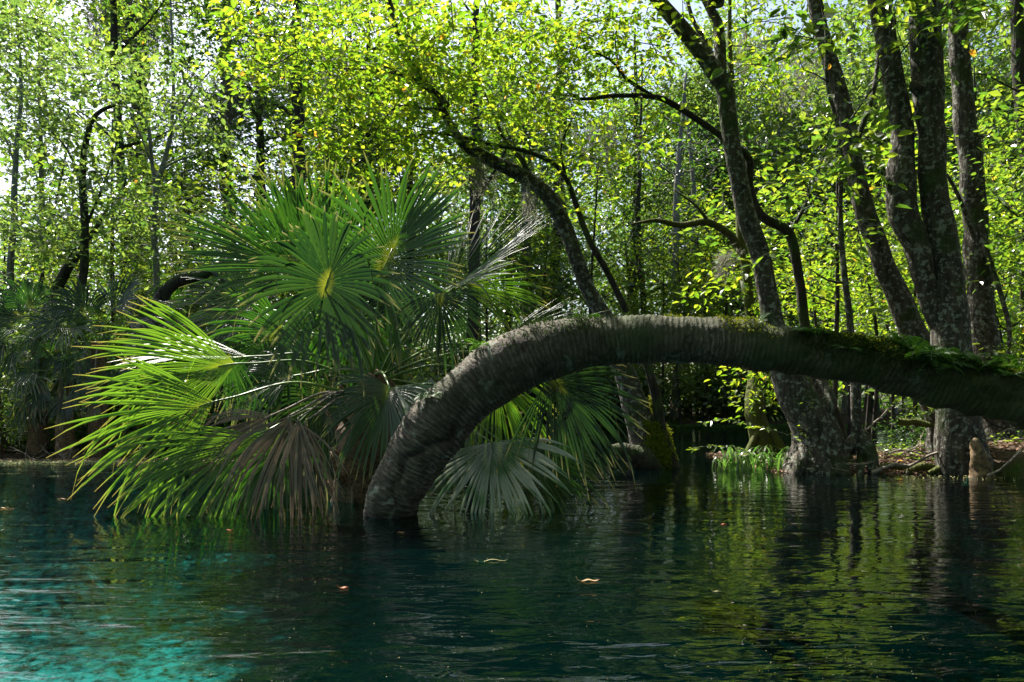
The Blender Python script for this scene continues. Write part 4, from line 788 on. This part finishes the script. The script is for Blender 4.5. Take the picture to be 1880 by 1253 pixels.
palmetto(430, 590, 14.5, [(20, .2, 1, 'palm_shaded'), (70, .2, 1, 'palm'), (120, .2, 1, 'palm_shaded'), (170, .3, 1, 'palm'), (210, .4, .9, 'palm')], 'shaded palmetto half hidden behind the fan palm fronds', seed=8)
t = thing('dead_frond', 'pale grey dead frond hanging at the foot of the left bank', 'dead frond', loc=tuple(P(32, 770, 11.6)))
frond(t, -P(32, 770, 11.6), P(32, 772, 11.6), dirpx(268, .1), (0, -1, .3), 42/FPX*11.6, 40, 20, .1, M['palm_old'], name='blade', seed=991, sf=.5)

# ------------------------------------------------------------------ debris shore on the left
def stick(a, b, r, label, group=None, mat='stick', side=3, cat='stick', name='stick', wob=.06):
    a = np.asarray(a, float); b = np.asarray(b, float); L_ = np.linalg.norm(b-a); n = 7; t_ = np.linspace(0, 1, n)[:, None]
    pts = a+(b-a)*t_+rng.normal(size=(n, 3))*wob*L_*np.sin(PI*t_)*.5; mb = MB(); add_tube(mb, pts-a, np.linspace(r, r*.45, n), 6, .15, 20)
    for k in range(side):
        u = rng.integers(1, n-1); q_ = pts[u]-a; e = q_+(b-a)*rng.uniform(.12, .3)+rng.normal(size=3)*L_*.12; add_tube(mb, np.array([q_, (q_+e)/2+rng.normal(size=3)*.01, e]), np.linspace(r*.5, r*.2, 3), 4)
    o = mb.build(name, M[mat]); o.location = tuple(a); return tag(o, label, cat, group)
for k in range(12):
    x, y = P(rng.uniform(50, 130), 845, 11.0)[0], rng.uniform(10.8, 11.3); a = (x, y, .03); az = rng.uniform(.3, 2.8)
    stick(a, (x+math.cos(az)*.35, y+rng.normal()*.1, rng.uniform(.1, .3)), .006, 'bare bleached twig poking up from the debris on the left shore', 'bleached twigs on the left shore')
def litter(name, label, n, xf, yf, zf, ln, mat, kind='stuff', rg=rng):
    x = xf(n); y = yf(x, n); z = zf(x, y); az = rg.uniform(0, 6.28, n); no = nrm(np.stack([rg.normal(0, .3, n), rg.normal(0, .3, n), np.ones(n)], -1))
    L_ = ln*rg.uniform(.5, 1.3, n); V, F = leaf_geo(np.stack([x, y, z], -1), no, np.stack([np.cos(az), np.sin(az), 0*az], -1), L_, L_*.5, True)
    return tag(mesh(name, V, [F], M[mat], smooth=False), label, kind=kind)
zl = lambda x, y: np.maximum(land(x, y), .003)+.012
litter('floating_debris', 'sunlit mat of floating leaves and twigs along the left shore', 5200, lambda n: rng.uniform(-9.5, -3.6, n), lambda x, n: 10.85+np.abs(rng.normal(0, .28, n))-np.abs(rng.normal(0, .13, n)), zl, .045, 'litter')
litter('floating_weed', 'yellow green floating weed in the debris along the left shore', 3600, lambda n: rng.uniform(-9.5, -4.2, n), lambda x, n: 10.75+rng.normal(0, .16, n)+noise(np.stack([x, x*0, x*0], -1), 1.5, 1)*.15, zl, .035, 'pale_leaf')
litter('leaf_litter', 'brown leaf litter covering the right bank', 9000, lambda n: rng.uniform(3.0, 9, n), lambda x, n: 9.0+rng.uniform(0, 3.5, n), zl, .07, 'litter')
litter('bank_seedlings', 'small green seedlings scattered over the right bank', 1500, lambda n: rng.uniform(3.3, 8, n), lambda x, n: 9.3+rng.uniform(0, 3, n), lambda x, y: np.maximum(land(x, y), 0)+rng.uniform(.02, .14, len(x)), .06, 'leaf_mid')
litter('water_weed', 'green strip of water weed along the far shore', 5000, lambda n: rng.uniform(-2, 13, n), lambda x, n: 25.0+rng.normal(0, .25, n), lambda x, y: rng.uniform(.01, .12, len(x)), .10, 'leaf_fern')
litter('duckweed', 'thin drift of pale weed on the water by the right bank', 260, lambda n: rng.uniform(4.2, 7, n), lambda x, n: 8.55+rng.normal(0, .13, n), lambda x, y: 0*x+.008, .022, 'pale_leaf')

# ------------------------------------------------------------------ right bank: knee, roots, sticks, grass
kp = P(1800, 872, 8.6); kz = np.array([kp[0], kp[1], -.1]); s = spline([[*kz, .20], [kz[0], kz[1], .03, .14], [kz[0]-.03, kz[1], .16, .125], [kz[0]-.05, kz[1], .27, .10], [kz[0]-.06, kz[1], .335, .035]], .015)
s = spline([[*kz, .15], [kz[0], kz[1], .03, .11], [kz[0]-.02, kz[1], .16, .10], [kz[0]-.04, kz[1], .28, .078], [kz[0]-.055, kz[1], .37, .045], [kz[0]-.06, kz[1], .42, .012]], .015)
mb = MB(); add_tube(mb, s[:, :3]-kz, s[:, 3], 20, .38, 9, 2); o = mb.build('cypress_knee', M['knee']); o.location = tuple(kz); tag(o, 'stubby orange-brown cypress knee standing at the waterline of the right bank', 'cypress knee')
stick(P(1600, 868, 8.9), P(1815, 800, 9.0), .022, 'long grey stick lying along the right bank above the water', side=2)
stick(P(1812, 874, 8.2), P(1925, 790, 8.4), .012, 'bare stick slanting up from the water right of the cypress knee')
stick(P(1790, 815, 8.8), P(1900, 770, 8.6), .012, 'thin grey branch reaching right above the cypress knee')
stick(P(1575, 800, 9.3), P(1640, 745, 9.5), .014, 'pale stick crossing behind the straight sapling', side=1)
stick(P(1650, 775, 9.9), P(1755, 785, 9.7), .05, 'mossy fallen branch on top of the right bank', mat='bark_moss', side=1, cat='fallen branch', name='fallen_branch')
stick(P(1690, 690, 9.0), P(1850, 790, 8.8), .018, 'dark dead limb slanting down under the right end of the arch', mat='bark_dark', side=2, cat='branch', name='dead_branch')
stick(P(1480, 862, 9.0), P(1600, 850, 8.95), .016, 'pale root-like stick at the water before the straight sapling', side=2)
for k in range(34):
    x = rng.uniform(3.7, 6.4); y = rng.uniform(9.2, 11); z = max(gz(x, y), 0)+.03; az = rng.uniform(-.5, .5)
    stick((x, y, z), (x+math.cos(az)*rng.uniform(.4, .9), y+math.sin(az)*.5, z+rng.uniform(0, .14)), rng.uniform(.006, .013), 'thin dry stick lying in the leaf litter of the right bank', 'dry sticks in the litter of the right bank', side=2)
for k, (px, py, w) in enumerate([(1640, 862, .2), (1700, 858, .26), (1745, 868, .22), (1850, 862, .3), (1905, 872, .3)]):
    c = P(px, py, 9.2-.1*k); q0 = np.array([c[0]-.25, c[1], .0]); s = spline([[*q0, .03], [q0[0]+.2, c[1], .07, .045], [q0[0]+.5, c[1]+.05, .03, .035], [q0[0]+.8, c[1]+.1, -.03, .02]], .04)
    mb = MB(); add_tube(mb, s[:, :3]-q0, s[:, 3], 8, .25, 9, k); o = mb.build('surface_root', M['bark_moss']); o.location = tuple(q0); tag(o, 'low knobbly surface root at the edge of the right bank', 'root', 'surface roots along the right bank')
def blade_clump(px, py, d, n, sx, hgt, label, name='grass_clump', cat='grass', mat='leaf_grass', seed=0):
    rg = np.random.default_rng(seed); c0 = P(px, py, d); c0[2] = 0.0; mb = MB()
    for k in range(n):
        b = np.array([rg.uniform(-sx, sx), rg.uniform(-.25, .25), -.02]); az = rg.uniform(0, 6.28); h = np.array([math.cos(az), math.sin(az), 0]); H = hgt*rg.uniform(.6, 1.2); m = 7; u = np.linspace(0, 1, m)[:, None]
        p = b+h*H*.75*u**1.6+np.array([0, 0, 1])*H*(1.5*u-1.0*u**2.6); sd = np.cross(h, [0, 0, 1.]); w = .011*(1-u**2)+.001
        V = np.stack([p-sd*w, p+sd*w], 1).reshape(-1, 3); bb = np.arange(m-1)*2; mb.add(V, np.stack([bb, bb+1, bb+3, bb+2], -1))
    o = mb.build(name, M[mat]); o.location = tuple(c0); return tag(o, label, cat)
blade_clump(1408, 862, 9.5, 100, .5, .40, 'bright green clump of arching strap leaves at the foot of the small bank tree', seed=1)
blade_clump(1350, 862, 9.6, 40, .25, .3, 'sparse grass blades thinning out left of the bright clump', seed=2)
blade_clump(1448, 850, 9.7, 30, .1, .30, 'taller strap leaves between the clump and the forked tree', seed=3)
# leafy sprigs hanging over the water
def sprig(pts, label, ln=.09, n=26, mat='leaf_bright', name='leafy_sprig', r=.005):
    p = np.array([P(*q_) for q_ in pts]); s = spline(p, .04); t = thing(name, label, 'sprig', loc=tuple(p[0])); mb = MB(); add_tube(mb, s-p[0], np.linspace(r, r*.4, len(s)), 5); mb.build('stem', M['bark_dark'], t); idx = rng.integers(len(s)//4, len(s), n)
    tg = nrm(np.gradient(s, axis=0))[idx]; side = np.where(np.arange(n) % 2 == 0, 1, -1)[:, None]; sd = nrm(np.cross(tg, [0, .2, 1.]))*side; no = nrm(rng.normal(size=(n, 3))*.4+[0, -.3, 1.])
    off = sd*rng.uniform(0, .07, (n, 1)); V, F = leaf_geo(s[idx]+off-p[0], no, nrm(sd+tg*.6+[0, 0, -.35]), ln*rng.uniform(.7, 1.2, n), ln*.36*rng.uniform(.8, 1.2, n), True); mesh('leaves', V, [F], M[mat], t, smooth=False); return t
sprig([(1450, 800, 9.2), (1400, 785, 9.0), (1340, 770, 8.9), (1290, 775, 8.8)], 'bright compound-leaved sprig reaching left over the water, upper of two', n=40)
sprig([(1400, 850, 9.3), (1360, 825, 9.1), (1310, 818, 9.0), (1275, 825, 8.9)], 'bright compound-leaved sprig just above the water left of the grass', n=30, ln=.08)
sprig([(1345, 60, 7.0), (1400, 40, 7.0), (1460, 55, 7.0), (1500, 90, 7.0)], 'dark broad-leaved sprig hanging from the top edge right of the forked tree', mat='leaf_mid', ln=.16, n=30)
sprig([(1560, 240, 7.6), (1520, 300, 7.5), (1470, 340, 7.4), (1420, 330, 7.4)], 'broad-leaved sprig before the grey leaning tree', mat='leaf_mid', ln=.16, n=26)
sprig([(1425, 460, 8.6), (1385, 480, 8.4), (1350, 525, 8.3)], 'bright sprig in front of the forked tree trunk above the arch', ln=.17, n=14)
sprig([(1900, 20, 7.0), (1840, 30, 7.0), (1780, 25, 7.0), (1720, 40, 7.0)], 'dark broad-leaved sprig crossing the top right corner', mat='leaf_mid', ln=.16, n=34)
sprig([(1600, 700, 8.8), (1640, 735, 8.7), (1680, 760, 8.7)], 'small bright sprig under the arch on the right bank', ln=.09, n=30)
sprig([(1760, 700, 8.6), (1720, 745, 8.6), (1690, 765, 8.6)], 'bright leafy sprig under the arch before the twin trees', ln=.09, n=34)
sprig([(1480, 850, 8.9), (1475, 790, 9), (1480, 740, 9)], 'thin leafy shoot against the flared foot of the forked tree', ln=.07, n=14)

# ------------------------------------------------------------------ spanish moss
def hang(px, py, d, w, h, n, label, seed):
    rg = np.random.default_rng(seed); c0 = P(px, py, d); pxm = d/FPX; mb = MB(); al = []
    for k in range(n):
        st = c0+np.array([rg.normal()*w*pxm*.5, rg.normal()*.25, rg.normal()*h*pxm*.15]); Ls = h*pxm*rg.uniform(.3, 1.0); m = max(4, int(Ls/.10)); u = np.linspace(0, 1, m)[:, None]
        al.append(st+np.array([0, 0, -1])*Ls*u+rg.normal(size=(m, 3))*[.02, .02, 0]*1.0)
    cs = np.vstack(al); nn = len(cs)*5; c = np.repeat(cs, 5, 0)+rg.normal(size=(nn, 3))*.022; dr = nrm(rg.normal(size=(nn, 3))*.45+[0, 0, -1]); no = nrm(rg.normal(size=(nn, 3)))
    V, F = leaf_geo(c, no, dr, np.full(nn, .13), np.full(nn, .013)*max(1, d/15), False); o = mesh('spanish_moss', V-c0, [F], M['spanish'], smooth=False, loc=tuple(c0)); return tag(o, label, 'hanging moss', kind='stuff')
hang(240, 5, 29.3, 74, 120, 300, 'heavy grey beard of moss on the tall tree at top left', 1)
hang(212, -10, 29.3, 40, 90, 90, 'ragged grey moss fringe left of the heavy beard at top left', 2)
hang(425, 150, 24, 60, 90, 120, 'grey moss hanging in the shade between the left trees and the yellow crown', 3)
hang(370, 190, 26, 70, 90, 60, 'thin grey moss strands over the grey sapling crown', 4)
hang(885, 300, 9.6, 26, 75, 26, 'thin moss strings hanging from the limb of the mossy leaning tree', 5)
hang(975, 340, 9.7, 10, 60, 10, 'single moss string below the fork of the mossy leaning tree', 6)
hang(610, 70, 11, 20, 110, 20, 'long pale moss strand hanging in the yellow-green crown', 7)
hang(1480, 90, 12, 60, 110, 30, 'grey moss veil hanging left of the leaning grey tree at the top', 8)
hang(1390, 60, 13, 60, 90, 26, 'grey moss veil between the forked tree and the leaning one', 9)
hang(1330, 470, 10.7, 12, 40, 20, 'dark tangle of moss on the crooked limb above the arch', 10)
hang(1100, 230, 20, 60, 90, 50, 'faint grey moss strands in the wood above the arch crest', 11)

# ------------------------------------------------------------------ leaves floating on the water
def float_leaf(px, py, ln, wd, rz, mat, label, name='floating_leaf', curl=.3, stalk=True):
    d = EYE*FPX/(py-HOR); x = (px-940)/FPX*d; n = 9; u = np.linspace(0, 1, n); mb = MB(); w = wd*np.sin(PI*u**.8)**.8*.5+.0006
    z = curl*.5*ln*(u-.4)**2+.003+.04*ln*np.sin(u*9+px); V = np.stack([np.stack([u*ln, -w, z+w*.25], -1), np.stack([u*ln, 0*w, z], -1), np.stack([u*ln, w, z+w*.12], -1)], 1).reshape(-1, 3)
    b = np.arange(n-1)*3; mb.add(V, np.concatenate([np.stack([b, b+3, b+4, b+1], -1), np.stack([b+1, b+4, b+5, b+2], -1)]))
    if stalk: add_tube(mb, np.array([[0, 0, z[0]], [-ln*.15, 0, z[0]+ln*.06], [-ln*.25, ln*.03, z[0]+ln*.25]]), .0012, 4)
    o = mb.build(name, M[mat]); o.location = (x, d, 0.0); o.rotation_euler = (0, 0, rz); return tag(o, label, 'leaf')
float_leaf(1066, 1068, .085, .034, .05, 'dry_leaf', 'curled tan leaf with a raised stalk floating right of centre')
float_leaf(1310, 1088, .035, .022, .2, 'pale_leaf', 'small pale yellow leaf floating at lower right')
float_leaf(415, 975, .05, .035, .1, 'rust_leaf', 'rust red leaf floating below the dead frond', curl=1.2, stalk=False)
float_leaf(624, 1082, .04, .03, .6, 'rust_leaf', 'small rusty leaf floating left of centre')
float_leaf(870, 1031, .17, .007, .03, 'pale_leaf', 'narrow yellow-green blade floating below the bleached frond', stalk=False, name='floating_leaf')
float_leaf(728, 979, .05, .02, 0, 'dry_leaf', 'thin orange leaf floating at the foot of the arched trunk', stalk=False)
float_leaf(1322, 964, .05, .025, .3, 'rust_leaf', 'dull red leaf floating before the grass clump', stalk=False)
float_leaf(0, 934, .06, .03, .2, 'dry_leaf', 'bright leaf floating at the far left edge')
float_leaf(18, 936, .03, .016, .8, 'rust_leaf', 'small orange leaf beside the bright one at the far left edge')
float_leaf(105, 917, .08, .02, .2, 'dry_leaf', 'long tan leaf floating at the left below the debris shore', stalk=False)
# pollen specks on the still water at lower right and lower left
rg = np.random.default_rng(77); n = 260; py = rg.uniform(1020, 1253, n); px = np.where(rg.random(n) < .75, rg.normal(1600, 160, n), rg.uniform(300, 1300, n)); d = EYE*FPX/(py-HOR); c = np.stack([(px-940)/FPX*d, d, np.full(n, .004)], -1)
V, F = leaf_geo(c, np.tile([0, 0, 1.], (n, 1)), nrm(rg.normal(size=(n, 3))*[1, 1, 0]), rg.uniform(.002, .005, n), rg.uniform(.002, .004, n), False)
tag(mesh('floating_specks', V, [F], M['pale_leaf'], smooth=False), 'tiny pale specks of pollen floating on the dark water', kind='stuff')
